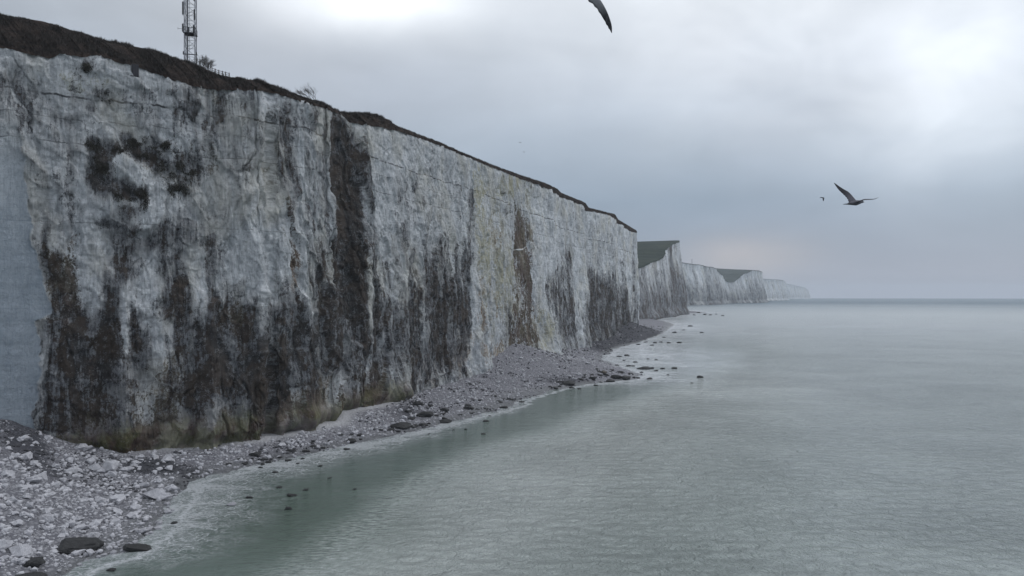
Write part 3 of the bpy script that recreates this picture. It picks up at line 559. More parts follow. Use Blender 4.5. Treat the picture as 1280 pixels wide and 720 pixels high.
# dark shingle patches
shp = [(200, 582, 34, 8, 1), (178, 585, 30, 6, 1), (240, 585, 24, 8, .8), (225, 598, 14, 6, .7), (30, 560, 40, 20, .75), (60, 575, 30, 12, .6), (12, 545, 30, 14, .6), (510, 515, 30, 10, .6), (345, 565, 16, 6, .5), (650, 450, 50, 16, .35), (612, 462, 20, 10, .4),
       (760, 430, 50, 8, 1.2), (800, 418, 34, 9, 1.2), (690, 445, 24, 10, .5), (720, 476, 60, 3.5, .7)]
def grnd(px, py, z=1.5): return sea(px, py, z)
def shingle(X, Y):
  drk = np.zeros(X.shape)
  for (x, y, rx, ry, a) in shp:
    zz_ = 1.2 if x > 100 else 5.0
    c = grnd(x, y, zz_)[:2]; Rx = rx * c[1] / F; Ry = abs(grnd(x, y - ry * .5, zz_)[1] - grnd(x, y + ry * .5, zz_)[1])
    drk = np.maximum(drk, a * np.exp(-(((X - (c[0] / c[1]) * Y) / Rx) ** 2 + ((Y - c[1]) / max(Ry, 1)) ** 2) ** 1.2))
  return drk
drk = shingle(X, Y)
pale = np.exp(-(np.maximum(dc, 0) / 2.2) ** 2) * ((pxg > 130) & (pxg < 520))
valid = (dc > -12) & (dw < 70) & (X > -170)
idx = np.arange(X.size).reshape(X.shape); fc = grid_faces(*X.shape)[:, ::-1]; ok = valid.ravel()[fc].all(1); fc = fc[ok]
used = np.unique(fc); remap = -np.ones(X.size, int); remap[used] = np.arange(len(used))
BV = np.stack([X, Y, Z], -1).reshape(-1, 3)[used]
def beach_mat():
    m, t, out = new_mat('chalk_rubble_ground')
    P = t('ShaderNodeNewGeometry').outputs['Position']; dk = t.attr('dk').outputs['Fac']; z_ = t('ShaderNodeSeparateXYZ', {0: P}).outputs[2]
    v = t('ShaderNodeTexVoronoi', {'Vector': P, 'Scale': 2.2, 'Randomness': 1.0}); v2 = t('ShaderNodeTexVoronoi', {'Vector': P, 'Scale': 5.5})
    n1_ = t.noise(P, .5, 5, .6); n2_ = t.noise(P, 4, 5, .7)
    c = t.mix(t.mr(n1_, .35, .65), (.19, .19, .21, 1), (.34, .34, .365, 1))
    c = t.mix(t.mr(v.outputs['Distance'], .35, .6), c, (.13, .13, .15, 1))
    c = t.mix(t.m('MULTIPLY', t.mr(n2_, .5, .68), .6), c, (.18, .18, .20, 1))
    k = t.mr(t.m('MULTIPLY_ADD', t.m('SUBTRACT', n2_, .5), 1.4, t.m('MULTIPLY_ADD', t.m('SUBTRACT', n1_, .5), 1.2, dk)), .35, .6)
    c = t.mix(k, c, t.mix(t.mr(v2.outputs['Color'], .2, .9), (.035, .036, .045, 1), (.075, .075, .09, 1)))
    c = t.mix(t.m('MULTIPLY', t.attr('pale').outputs['Fac'], .85), c, (.50, .50, .52, 1))
    wet = t.mr(z_, .15, .8, 1, 0); c = t.mix(t.m('MULTIPLY', wet, .7), c, (.12, .125, .13, 1))
    h_ = t.m('ADD', t.m('MULTIPLY', v.outputs['Distance'], -.5), t.m('MULTIPLY', n2_, .4))
    bm_ = t('ShaderNodeBump', {'Height': h_, 'Strength': 1.0, 'Distance': .45})
    p = t('ShaderNodeBsdfPrincipled', {'Base Color': c, 'Roughness': t.mr(wet, 0, 1, .9, .35), 'Normal': bm_}); t.put(out.inputs[0], p); return m
tag(mesh_np('beach', BV, remap[fc], beach_mat(), dict(dk=drk.ravel()[used], pale=pale.ravel()[used])), 'grey white chalk rubble beach at the foot of the cliffs', kind='structure')

# ------------------------------------------------------------------ sea
aw = np.concatenate([np.arange(-180, -48, 3.0), np.arange(-48, 42, .12), np.arange(42, 180.1, 3.0)])
rw = [2.0]
while rw[-1] < 10000: rw.append(rw[-1] * (1.3 if rw[-1] < 45 else 1.008 if rw[-1] < 500 else 1.02))
AW, RW = np.meshgrid(np.radians(aw), np.array(rw)); XW = RW * np.sin(AW); YW = RW * np.cos(AW)
m = (RW < 1800) & (np.abs(AW) < R(48)); dcw = np.full(XW.shape, 900.0); dws = np.full(XW.shape, 900.0)
dws[m], _ = seg_dist(XW[m], YW[m], WL)
pxw = CX + F * XW / np.maximum(YW, 1); pyw = HY + H * F / np.maximum(YW, 1)
wob = 5 * fbm(XW / 14, YW / 14, 80, 4)
reach = np.interp(pxw, [-50, 150, 260, 420, 560, 640, 700, 760, 800, 900], [6, 10, 20, 24, 15, 9, 5, 16, 32, 34]) * np.where(YW > 300, 1.8, 1)
foam = sst(dws + wob * reach / 22, reach, 0)
milk = np.exp(-(((XW - sea(815, 445)[0]) / 34) ** 2 + ((YW - sea(815, 440)[1]) / 110) ** 2)) * 1.0
milk = np.maximum(milk, .9 * np.exp(-(((XW - sea(845, 408)[0]) / 40) ** 2 + ((YW - sea(845, 408)[1]) / 150) ** 2)))
# boundary between the sheltered green water and the ruffled water outside
bl = np.array([sea(a, b)[:2] for a, b in [(-400, 1400), (60, 900), (260, 790), (350, 728), (440, 664), (500, 612), (560, 576), (630, 552), (690, 540), (720, 520), (760, 505), (850, 482), (915, 455), (905, 420), (895, 398), (890, 386), (888, 379)]])
db, _ = seg_dist(XW, YW, bl)
ruf = sst(db + 5 * fbm(XW / 18, YW / 18, 81, 4), -5, 14)
ruf = np.maximum(ruf, sst(YW, 330, 600))
rim = np.exp(-((db + 3 * fbm(XW / 10, YW / 10, 82, 3) - 2) / 5.0) ** 2) * (YW < 330) * .8
swash = np.clip(fbm(XW / 60, YW / 25, 83, 4), -1, 1)
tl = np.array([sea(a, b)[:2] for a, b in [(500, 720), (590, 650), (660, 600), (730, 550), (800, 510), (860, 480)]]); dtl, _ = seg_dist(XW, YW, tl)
glare = np.exp(-(dtl / np.interp(YW, [70, 120, 300], [9, 22, 45])) ** 2) * sst(db, -4, 10) * sst(YW, 560, 280)  # band where sky glare off the water is painted into its colour
dg = np.exp(-(((pxw - 330) / 190) ** 2 + ((pyw - 655) / 62) ** 2)) * (YW > 20)
def water_mat():
    m, t, out = new_mat('sea_water')
    g = t('ShaderNodeNewGeometry'); P = g.outputs['Position']
    foam_ = t.attr('foam').outputs['Fac']; ruf_ = t.attr('ruffle').outputs['Fac']; milk_ = t.attr('milk').outputs['Fac']; rim_ = t.attr('rim').outputs['Fac']; dg_ = t.attr('deep').outputs['Fac']
    dist = t('ShaderNodeVectorMath', {0: P, 1: (0, 0, 0)}, operation='DISTANCE').outputs['Value']
    big = t.noise(t.vs(P, .008, .009, 1), 1.0, 4, .5, .4); mid = t.noise(t.vs(P, .035, .040, 1), 1.0, 6, .65, .7)
    c = t.mix(t.mr(big, .3, .7), (.105, .138, .124, 1), (.140, .175, .160, 1))
    c = t.mix(t.m('MULTIPLY', t.mr(mid, .4, .65), .2), c, (.185, .235, .225, 1))
    c = t.mix(t.m('MULTIPLY', ruf_, t.mr(mid, .3, .7, .62, .88)), c, (.385, .43, .415, 1))
    c = t.mix(t.m('MULTIPLY', t.attr('glare').outputs['Fac'], t.mr(mid, .3, .7, .55, 1.0)), c, (.52, .56, .545, 1))
    c = t.mix(t.m('MULTIPLY', dg_, .85), c, (.070, .100, .080, 1))
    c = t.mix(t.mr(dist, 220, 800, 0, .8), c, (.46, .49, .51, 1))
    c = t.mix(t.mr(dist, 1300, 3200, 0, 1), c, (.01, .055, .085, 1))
    c = t.mix(t.m('MULTIPLY', t.m('MULTIPLY', t.m('MULTIPLY', rim_, 1.15), t.mr(t.noise(t.vs(P, .8, 2.2, 1), 1.0, 5, .7), .4, .65)), .75), c, (.46, .50, .49, 1))
    c = t.mix(t.m('MULTIPLY', milk_, t.mr(t.noise(t.vs(P, .06, .035, 1), 1.0, 5, .6, .8), .32, .6, .35, 1.0)), c, (.62, .66, .69, 1))
    # lace of foam: warped cell borders at two sizes
    wp = t('ShaderNodeVectorMath', {0: P, 1: t('ShaderNodeVectorMath', {0: t('ShaderNodeTexNoise', {'Vector': P, 'Scale': .35, 'Detail': 4.0}).outputs['Color'], 'Scale': 9.0}, operation='SCALE').outputs[0]}, operation='ADD').outputs[0]
    def lace(s_, w_):
        v = t('ShaderNodeTexVoronoi', {'Vector': t.vs(wp, .55, 1.0, 1), 'Scale': s_}, feature='DISTANCE_TO_EDGE'); return t.mr(v.outputs['Distance'], 0, w_, 1, 0)
    l1 = lace(.30, .09); l2 = lace(.85, .16); pat = t.noise(t.vs(P, .10, .16, 1), 1.0, 6, .65, 1.2)
    lc = t.m('MAXIMUM', t.m('MULTIPLY', l1, .8), t.m('MULTIPLY', l2, .55)); fn = t.noise(P, 2.2, 5, .7)
    fm = t.m('MULTIPLY', lc, t.mr(t.m('MULTIPLY_ADD', foam_, .9, t.m('SUBTRACT', pat, .5)), .25, .75))
    fm = t.m('MULTIPLY', fm, t.mr(fn, .35, .6, .35, 1))
    solid = t.mr(t.m('ADD', t.m('MULTIPLY', foam_, .85), t.m('MULTIPLY', t.m('SUBTRACT', pat, .5), 1.3)), .62, .95)
    solid = t.m('MULTIPLY', solid, t.mr(fn, .3, .62, .2, 1))
    ft = t.m('MAXIMUM', fm, t.m('MULTIPLY', solid, .8))
    c = t.mix(t.m('MULTIPLY', foam_, .13), c, (.36, .38, .41, 1))
    edge = t.mr(t.m('ABSOLUTE', t.m('ADD', t.attr('shore').outputs['Fac'], t.m('MULTIPLY', t.m('SUBTRACT', pat, .5), 9.0))), 0, 1.3, 1, 0); edge = t.m('MULTIPLY', edge, t.mr(fn, .35, .6, .2, .9)); ft = t.m('MAXIMUM', ft, edge)
    c = t.mix(t.m('MULTIPLY', ft, .95), c, (.62, .63, .67, 1))
    # ripples
    r1 = t.noise(t.vs(P, .42, .62, 1), 1.0, 5, .62, .8); r2 = t.noise(t.vs(P, 2.1, 2.0, 1), 1.0, 3, .6, .5); r3 = t.noise(t.vs(P, .10, .24, 1), 1.0, 3, .5, .5)
    patch = t.mr(t.noise(t.vs(P, .022, .035, 1), 1.0, 4, .55, .8), .32, .68, .6, 1.1)
    hgt = t.m('ADD', t.m('MULTIPLY', r1, 1.25), t.m('ADD', t.m('MULTIPLY', r2, .36), t.m('MULTIPLY', r3, .9)))
    amp = t.m('MULTIPLY', t.mr(ruf_, 0, 1, .16, 1.0), patch)
    bmp = t('ShaderNodeBump', {'Height': t.m('MULTIPLY', hgt, amp), 'Strength': 1.0, 'Distance': 2.0})
    rgh = t.mr(dist, 100, 1200, .08, .24); rgh = t.m('MAXIMUM', rgh, t.m('MULTIPLY', ft, .7))
    p = t('ShaderNodeBsdfPrincipled', {'Base Color': c, 'Roughness': rgh, 'IOR': 1.333, 'Normal': bmp, 'Specular IOR Level': t.mr(dist, 1200, 3600, .5, .2)})
    t.put(out.inputs[0], p); return m
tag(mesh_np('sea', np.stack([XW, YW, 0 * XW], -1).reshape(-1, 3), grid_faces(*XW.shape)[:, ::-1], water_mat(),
            dict(foam=foam.ravel(), ruffle=ruf.ravel(), milk=milk.ravel(), glare=glare.ravel(), shore=np.clip(dws - 2.5, -50, 50).ravel(), rim=rim.ravel(), deep=dg.ravel())), 'grey green milky sea reaching to the horizon', kind='structure')

# ------------------------------------------------------------------ rocks
def rock_mat(name, c1, c2, dark, rough):
    m, t, out = new_mat(name)
    tcn = t('ShaderNodeTexCoord').outputs['Object']; oi = t('ShaderNodeObjectInfo').outputs['Random']
    P = t('ShaderNodeNewGeometry').outputs['Position']
    a = t.noise(P, 1.6, 6, .65, .4); b = t.noise(P, 6, 4, .7)
    c = t.mix(t.mr(a, .35, .65), (*c1, 1), (*c2, 1)); c = t.mix(t.m('MULTIPLY', t.mr(b, .5, .72), .7), c, (*dark, 1))
    c = t.mix(t.mr(oi, 0, 1, 0, .3), c, (*dark, 1)); c = t.mix(t.mr(t('ShaderNodeSeparateXYZ', {0: P}).outputs[2], .1, .7, .6, 0), c, (*dark, 1))
    bm_ = t('ShaderNodeBump', {'Height': t.m('ADD', a, t.m('MULTIPLY', b, .5)), 'Strength': 1.0, 'Distance': .15})
    p = t('ShaderNodeBsdfPrincipled', {'Base Color': c, 'Roughness': rough, 'Normal': bm_}); t.put(out.inputs[0], p); return m
RW_ = rock_mat('white_chalk_rock', (.40, .40, .43), (.60, .60, .635), (.17, .17, .19), .9)
RD_ = rock_mat('dark_wet_rock', (.016, .016, .018), (.036, .036, .038), (.010, .011, .011), .7)
RB_ = rock_mat('brown_rock', (.10, .085, .07), (.15, .13, .11), (.05, .045, .04), .8)
def rock_mesh(name, seed, mat, flat=.7, ang=True, sub=1):
    rg = random.Random(seed); bm = bmesh.new()
    for i in range(16 if ang else 30):
        v = Vector((rg.gauss(0, 1), rg.gauss(0, 1), rg.gauss(0, 1))).normalized() * rg.uniform(.82, 1.0)
        bm.verts.new((v.x * .5, v.y * .5 * rg.uniform(.85, 1), v.z * .5 * flat))
    r = bmesh.ops.convex_hull(bm, input=bm.verts); bmesh.ops.delete(bm, geom=[g for g in r['geom_interior'] if isinstance(g, bmesh.types.BMVert)], context='VERTS')
    bmesh.ops.bevel(bm, geom=bm.edges[:], offset=.03 if ang else .05, segments=1, affect='EDGES', clamp_overlap=True)
    bmesh.ops.remove_doubles(bm, verts=bm.verts[:], dist=.012)
    bmesh.ops.triangulate(bm, faces=bm.faces[:])
    if sub:
        bmesh.ops.subdivide_edges(bm, edges=bm.edges[:], cuts=sub, use_grid_fill=True)
        from mathutils import noise as mn
        for v in bm.verts: v.co += v.co.normalized() * .055 * mn.noise(v.co * 5 + Vector((seed, 0, 0))) + v.co.normalized() * .03 * mn.noise(v.co * 13 + Vector((seed, 3, 0)))
    me = bpy.data.meshes.new(name); bm.to_mesh(me); bm.free(); me.materials.append(mat)
    return me
WM = [rock_mesh('chalk_boulder', 10 + i, RW_, .75) for i in range(7)]
DM = [rock_mesh('dark_rock', 40 + i, RD_, .62, False) for i in range(6)]
BMs = [rock_mesh('brown_boulder', 70, RB_, .8)]
rr = random.Random(5)
def place(kind, meshes, x, y, z, size, label, group, cat, flat=1.0, aspect=None, rz=None):
    o = bpy.data.objects.new(kind, rr.choice(meshes)); COL.objects.link(o)
    a = aspect or rr.uniform(.65, 1.0)
    o.scale = (size, size * a, size * flat * rr.uniform(.8, 1.05)); o.rotation_euler = (rr.uniform(-.15, .15), rr.uniform(-.15, .15), rr.uniform(0, 6.28) if rz is None else rz)
    o.location = (x, y, z); tag(o, label, cat, group); return o
def ground_at(px, py):
    """where the line of sight through a photo point meets beach or sea"""
    lo = 60.0; Ys = np.geomspace(60, 1600, 1500); Xs = (px - CX) / F * Ys; zr = H + (HY - py) / F * Ys
    zg, dc_, dw_ = beach_h(Xs, Ys, False); zg = np.maximum(zg, 0); k = np.argmax(zr <= zg)
    return Xs[k], Ys[k], zg[k]
big_dark = [
 (96, 680, 62, .62, 'large black wet boulder at the water edge beside the white rubble heap'),
 (171, 683, 38, .5, 'long low black rock tilted in the shallows just right of the rubble heap'),
 (41, 703, 32, .8, 'black rounded boulder half buried among pale rocks in the bottom left corner'),
 (36, 722, 46, .6, 'black wet boulder cut by the bottom edge of the picture at left'),
 (139, 712, 14, .5, 'small flat black rock awash near the bottom edge, in front of the rubble heap'),
 (217, 653, 11, .45, 'small flat dark rock in milky water at the right foot of the rubble heap'),
 (360, 636, 10, .9, 'small knobbly dark rock standing farthest out in the green shallows'),
 (364, 618, 15, .5, 'low dark rock awash just behind the small knobbly outermost rock'),
 (319, 568, 17, .7, 'dark boulder on the shore below the cleft in the foot of the cliff'),
 (439, 551, 15, .8, 'squarish dark rock at the water edge below the olive stained cliff foot'),
 (433, 561, 10, .6, 'low dark rock in the shallows just below a squarish dark rock'),
 (500, 531, 32, .55, 'widest black rock lying among the dark cluster at the tip of the algae stained foot'),
 (522, 505, 15, .9, 'mossy dark boulder at the top of the dark cluster on the shingle'),
 (531, 518, 24, .7, 'large black boulder in the middle of the dark cluster on the shingle'),
 (488, 537, 14, .5, 'flat black rock at the seaward end of the dark cluster'),
 (556, 513, 13, 1.0, 'upright dark boulder on the pebbles right of the dark cluster'),
 (557, 526, 18, .5, 'long flat dark rock at the water edge right of the dark cluster'),
 (586, 510, 15, .6, 'isolated dark boulder on the pale shingle right of the upright one'),
 (607, 526, 9, .6, 'small dark rock alone in the shallows beyond the shingle'),
 (652, 502, 9, .5, 'small dark rock at the end of the pale pebble bank by smooth water'),
 (710, 478, 22, .5, 'long dark rock along the seaward rim of the far rubble bank'),
 (770, 471, 17, .6, 'dark rock cluster head on the point of the far rubble spit'),
 (804, 459, 20, .4, 'long dark reef slab in the white shallows off the spit'),
 (843, 460, 9, .7, 'rightmost dark rock of the reef off the spit'),
 (875, 471, 10, .7, 'lone dark rock farthest out to sea off the rubble spit'),
 (774, 445, 8, .5, 'dark rock in the pale wash behind the reef slab'),
 (849, 428, 7, .6, 'small dark rock in the bright wash beyond the debris mound'),
 (881, 393, 5, .9, 'tiny dark rock off the toe of the green topped headland')]
for (x, y, s_, fl, lab) in big_dark:
    X0, Y0, Z0 = ground_at(x, y + s_ * .12); sz = s_ * Y0 / F * 1.08
    place('dark_rock', DM, X0, Y0, Z0 + sz * fl * .10, sz, lab, 'dark rocks along the waterline', 'rock', fl, aspect=.8, rz=rr.uniform(-.5, .5))
small_near = [(312, 623, 9), (382, 613, 7), (328, 581, 8), (326, 585, 6), (344, 591, 7), (350, 572, 7), (403, 561, 7), (449, 545, 6), (412, 552, 6), (400, 583, 6), (412, 598, 6), (349, 610, 7), (378, 574, 6), (443, 612, 5), (360, 576, 9), (372, 580, 5), (300, 575, 9), (286, 581, 7), (306, 580, 8)]
small_mid = [(591, 517, 6), (604, 543, 6), (582, 537, 5), (567, 538, 4), (536, 543, 4), (568, 490, 6), (530, 532, 12), (515, 524, 9), (545, 520, 7), (510, 515, 9), (538, 508, 8), (600, 501, 8), (624, 503, 9), (585, 507, 9), (575, 519, 6), (640, 500, 6), (612, 520, 4), (570, 505, 6), (596, 512, 5), (518, 535, 8)]
small_far = [(727, 475, 8), (762, 477, 12), (782, 474, 14), (795, 473, 10), (812, 474, 8), (814, 461, 8), (820, 464, 6), (835, 469, 4), (784, 445, 7), (794, 453, 6), (780, 451, 4), (771, 457, 6), (786, 458, 7), (792, 458, 5), (828, 461, 6), (820, 450, 5), (810, 449, 4), (742, 475, 6), (750, 470, 7), (865, 479, 3.5), (776, 466, 8), (788, 468, 7), (740, 469, 6), (730, 472, 5), (700, 481, 7), (688, 484, 6), (758, 469, 8), (765, 463, 6), (746, 462, 5), (802, 466, 5)]
small_wash = [(819, 429, 6), (826, 428, 5), (836, 429, 6), (807, 428, 5), (863, 408, 6), (854, 413, 4), (877, 416, 5), (843, 416, 6), (888, 394, 4), (903, 395, 4), (815, 432, 5), (798, 431, 5), (830, 422, 4), (868, 394, 4), (873, 391, 5), (895, 393, 3)]
for _i in range(44):                                           # the broken line of dark rocks along the water
    _x = rr.uniform(300, 760); _y = float(np.interp(_x, [300, 370, 450, 520, 590, 640, 690, 760], [582, 562, 545, 530, 513, 501, 483, 472])) + rr.gauss(0, 4.5); (small_near if _x < 470 else small_mid if _x < 640 else small_far).append((_x, _y, rr.uniform(4, 10)))
for L, lab, grp in ((small_near, 'small dark rock awash below the stained cliff foot', 'small rocks in the near shallows'),
                    (small_mid, 'small dark rock right of the algae stained foot', 'small rocks on the middle shingle'),
                    (small_far, 'small dark rock of the reef off the rubble spit', 'small rocks around the spit'),
                    (small_wash, 'small dark rock in the white wash off the debris mound', 'small rocks in the far wash')):
    for (x, y, s_) in L:
        X0, Y0, Z0 = ground_at(x, y); sz = 1.3 * s_ * Y0 / F
        side = {'small rocks in the near shallows': ('close in by the foam line' if y < 585 else 'farther out from the foam line'), 'small rocks on the middle shingle': ('up on the stones' if y < 514 else 'down at the water edge'),
                'small rocks around the spit': ('at the landward part' if x < 762 else 'at the tip' if x < 790 else 'beyond the tip'), 'small rocks in the far wash': ('nearer the mound' if y > 420 else 'nearer the headland')}[grp]
        sizew = 'tiny' if s_ < (5.5 if 'far' in grp or 'spit' in grp else 6.5) else 'small'
        place('dark_rock', DM, X0, Y0, Z0 + sz * .04, sz, lab.replace('small', sizew, 1) + ', ' + side, grp, 'rock', .65)
# brown block on the spit, pale boulders
X0, Y0, Z0 = ground_at(755, 468); place('brown_boulder', BMs, X0, Y0, Z0 + .6, 9 * Y0 / F, 'squat brown boulder on the end of the far rubble spit', None, 'boulder', .9)
X0, Y0, Z0 = ground_at(289, 632); place('chalk_boulder', WM, X0, Y0, Z0 + .1, 15 * Y0 / F, 'pale topped boulder standing alone in the shallows right of the rubble heap', None, 'boulder', .7)
big_white = [(137, 584, 30, .9, 'large rounded chalk boulder at the back of the rubble heap beside the dark shingle'),
 (147, 624, 24, .9, 'tall pale chalk block leaning in the middle of the rubble heap'),
 (196, 618, 36, .75, 'broad chalk slab at the right end of the rubble heap below dark shingle'),
 (42, 600, 21, .85, 'pale chalk boulder high on the left part of the rubble heap'),
 (17, 626, 17, .9, 'white chalk block near the left edge of the picture'),
 (5, 682, 26, .9, 'large white chalk block cut by the left edge of the picture low down'),
 (27, 690, 40, .7, 'broad grey chalk slab above the two black corner boulders'),
 (180, 663, 20, .7, 'low pale boulder at the seaward foot of the rubble heap'),
 (70, 606, 17, .8, 'mid sized chalk block in the upper middle of the rubble heap'),
 (110, 560, 18, .6, 'flat chalk block against the foot of the stained cliff'),
 (118, 655, 22, .7, 'chalk block just above the large black wet boulder'),
 (165, 645, 18, .8, 'angular white block low on the right side of the rubble heap'),
 (60, 650, 20, .8, 'chalk block in the lower middle of the rubble heap'),
 (14, 596, 15, .8, 'small white block at the upper left of the rubble heap'),
 (352, 556, 14, .7, 'tan chalk block fallen in front of the cleft in the cliff foot')]
for (x, y, s_, fl, lab) in big_white:
    X0, Y0, Z0 = ground_at(x, y + s_ * .15); sz = s_ * Y0 / F * 1.05
    place('chalk_boulder', WM, X0, Y0, Z0 + sz * fl * .18, sz, lab, 'large chalk boulders of the rubble heap', 'boulder', fl)
def where(grp, x, y, s_):
    z = 'small' if s_ < 9 else 'medium' if s_ < 14 else 'large'
    if grp == 'boulders of the rubble heap':
        c = 'at the left edge' if x < 30 else 'in the left half' if x < 80 else 'in the middle' if x < 130 else 'in the right half' if x < 175 else 'at the right end'
        r = 'near the cliff' if y < 590 else 'halfway down' if y < 630 else 'low down' if y < 670 else 'by the water'
        return '%s chalk boulder %s of rubble heap, %s'.replace('mid sized', 'medium') % (z, c, r)
    if grp == 'boulders along the cliff foot':
        c = 'by the dark shingle' if x < 300 else 'below the cleft in the cliff foot' if x < 370 else 'below the algae stained cliff foot' if x < 450 else 'near the dark rock cluster'
        return '%s pale chalk rock in the narrow rubble strip %s' % ('small' if s_ < 7.5 else 'larger', c)
    c = 'at its near end' if x < 550 else 'below the dark stained wall' if x < 600 else 'below the ochre streaks' if x < 650 else 'below the rubble cone' if x < 700 else 'at its far end'
    return '%s pale rock on the wide pebble bank, %s' % ('small' if s_ < 6 else 'larger', c)
cnt = 0
zones = [('white chalk boulder among the tumbled rubble heap at lower left', 'boulders of the rubble heap', lambda: (rr.uniform(-10, 225), rr.uniform(545, 712)), 190, (7, 23)),
         ('pale chalk rock in the narrow strip of rubble along the stained cliff foot', 'boulders along the cliff foot', lambda: (rr.uniform(225, 520), 0), 46, (5, 12)),
         ('pale chalk rock on the wide pebble bank in the middle distance', 'boulders of the pebble bank', lambda: (rr.uniform(500, 745), 0), 56, (4, 9))]
def inbeach(x, y):
    X0, Y0, Z0 = ground_at(x, y); zg, a, b = beach_h(np.array([X0]), np.array([Y0]), False); return X0, Y0, Z0, a[0], b[0]
for lab, grp, gen, num, (s0, s1_) in zones:
    k = 0; tries = 0
    while k < num and tries < num * 30:
        tries += 1; x, y = gen()
        if y == 0: y = np.interp(x, [225, 330, 420, 500, 560, 620, 660, 700, 745], [592, 560, 540, 522, 502, 478, 462, 456, 458]) + rr.gauss(0, 13 if x > 520 else 7)
        X0, Y0, Z0, a, b = inbeach(x, y)
        if a < .8 or b > .6: continue
        s_ = s0 + (s1_ - s0) * rr.random() ** 1.9; sz = s_ * Y0 / F
        place('chalk_boulder', WM, X0, Y0, Z0 + sz * .12, sz, where(grp, x, y, s_), grp, 'boulder', rr.uniform(.65, 1)); k += 1
# the countless smaller stones
def stones(name, label, cand, size, mat, dens=None):
    X_, Y_ = cand; zg, a, b = beach_h(X_, Y_); k = (a > .3) & (b < .8); pq = CX + F * X_ / Y_; k &= ~((a < 1.6) & (pq > 150) & (pq < 510))
    if name == 'rubble': k &= rng.random(len(X_)) > np.clip(shingle(X_, Y_) * 1.5 - .25, 0, .93)
    X_, Y_, zg, size = X_[k], Y_[k], zg[k], size[k]; n = len(X_)
    bm = bmesh.new(); bmesh.ops.create_icosphere(bm, subdivisions=1, radius=.5); bv = np.array([v.co[:] for v in bm.verts]); bf = np.array([[v.index for v in f.verts] for f in bm.faces]); bm.free()
    jit = rng.uniform(.72, 1.12, (n, len(bv), 1)); sc3 = np.stack([rng.uniform(.7, 1.2, n), rng.uniform(.6, 1.0, n), rng.uniform(.45, .85, n)], -1) * size[:, None]
    v = bv[None] * jit * sc3[:, None]; an = rng.uniform(0, 6.28, n); c, s = np.cos(an)[:, None], np.sin(an)[:, None]
    v = np.stack([v[..., 0] * c - v[..., 1] * s, v[..., 0] * s + v[..., 1] * c, v[..., 2]], -1) + np.stack([X_, Y_, zg + size * .12], -1)[:, None]
    f = bf[None] + (np.arange(n) * len(bv))[:, None, None]
    o = mesh_np(name, v.reshape(-1, 3), f.reshape(-1, 3), mat, smooth=False); tag(o, label, 'rubble', kind='stuff'); return o
def wedge(n, a0, a1, r0, r1):
    a = np.radians(rng.uniform(a0, a1, n)); r = np.exp(rng.uniform(math.log(r0), math.log(r1), n)); return r * np.sin(a), r * np.cos(a), r
x_, y_, r_ = wedge(80000, -36, 12.5, 62, 700)
stones('rubble', 'countless small pale chalk stones covering the beach', (x_, y_), np.minimum(.15 + .85 * rng.random(len(x_)) ** 5 + r_ * .0006, 1.1), RW_)
x_, y_, r_ = wedge(40000, -36, 12.5, 62, 700)
kd = vn(x_ / 6, y_ / 6, 99) + .25 * vn(x_ / 1.5, y_ / 1.5, 98) + .6 * shingle(x_, y_) > .78
x_, y_, r_ = x_[kd], y_[kd], r_[kd]
stones('dark_rubble', 'countless small dark stones and weed covered pebbles on the beach', (x_, y_), np.minimum(.15 + .6 * rng.random(len(x_)) ** 3 + r_ * .0014, 1.4), rock_mat('dark_stone', (.05, .05, .058), (.09, .09, .10), (.03, .03, .035), .8))

# ------------------------------------------------------------------ lattice mast
STEEL = simple_mat('galvanised_steel', (.20, .21, .24), .55, .2, 2, .4); DKM = simple_mat('dark_metal', (.045, .048, .055), .6, .3, 2)
def top_z(px, Y):                                             # ground height behind the brink
    return H + (HY - sk(px)) * Y / F
MY = 142.0; mp = at(238, 80, MY)
mast = tag(bpy.data.objects.new('lattice_mast', None), 'tall grey lattice radio mast standing on the cliff top at left', 'mast'); COL.objects.link(mast)
mast.location = (mp[0], mp[1], mp[2] - 1.5)
hw = .92; MH = 34.0; rotm = R(14); cs, sn = math.cos(rotm), math.sin(rotm)
cor = [(hw * (a * cs - b * sn), hw * (a * sn + b * cs)) for a, b in ((-1, -1), (1, -1), (1, 1), (-1, 1))]
for (a, b) in cor:
    bm = bmesh.new(); tube(bm, (a, b, 0), (a, b, MH), .085, .07); bm_obj('leg', bm, STEEL, mast)
bm = bmesh.new(); st = 1.55; nb = int(MH / st)
for i in range(nb):
    z0, z1 = i * st, (i + 1) * st
    for q in range(4):
        a, b = cor[q], cor[(q + 1) % 4]
        tube(bm, (*a, z1), (*b, z1), .035, n=4)
        if i % 2 == q % 2: tube(bm, (*a, z0), (*b, z1), .035, n=4)
        else: tube(bm, (*b, z0), (*a, z1), .035, n=4)
bm_obj('bracing', bm, STEEL, mast)
bm = bmesh.new()                                              # climbing ladder and feeder cables inside
for sx in (-.18, .18): tube(bm, (-.35 + sx, 0, .2), (-.35 + sx, 0, MH), .03, n=5)
for i in range(int(MH / .35)): tube(bm, (-.53, 0, .3 + i * .35), (-.17, 0, .3 + i * .35), .015, n=4)
bm_obj('ladder', bm, STEEL, mast)
bm = bmesh.new()
for k in range(5): tube(bm, (-.75 + k * .05, .25, .2), (-.75 + k * .05, .25, MH), .028, n=5)
bm_obj('cable', bm, DKM, mast)
zp = 1.5 + (80 - 43) * MY / F
bm = bmesh.new()
for q in range(4):
    a, b = Vector((*cor[q], 0)) * 1.12, Vector((*cor[(q + 1) % 4], 0)) * 1.12
    for z in (zp, zp + 1.0): tube(bm, (a.x, a.y, z), (b.x, b.y, z), .06, n=5)
    tube(bm, (a.x, a.y, zp), (a.x, a.y, zp + 1.0), .04, n=5)
for k in range(5): box(bm, (0, -.8 + k * .4, zp - .02), (1.9, .34, .05), rotm)
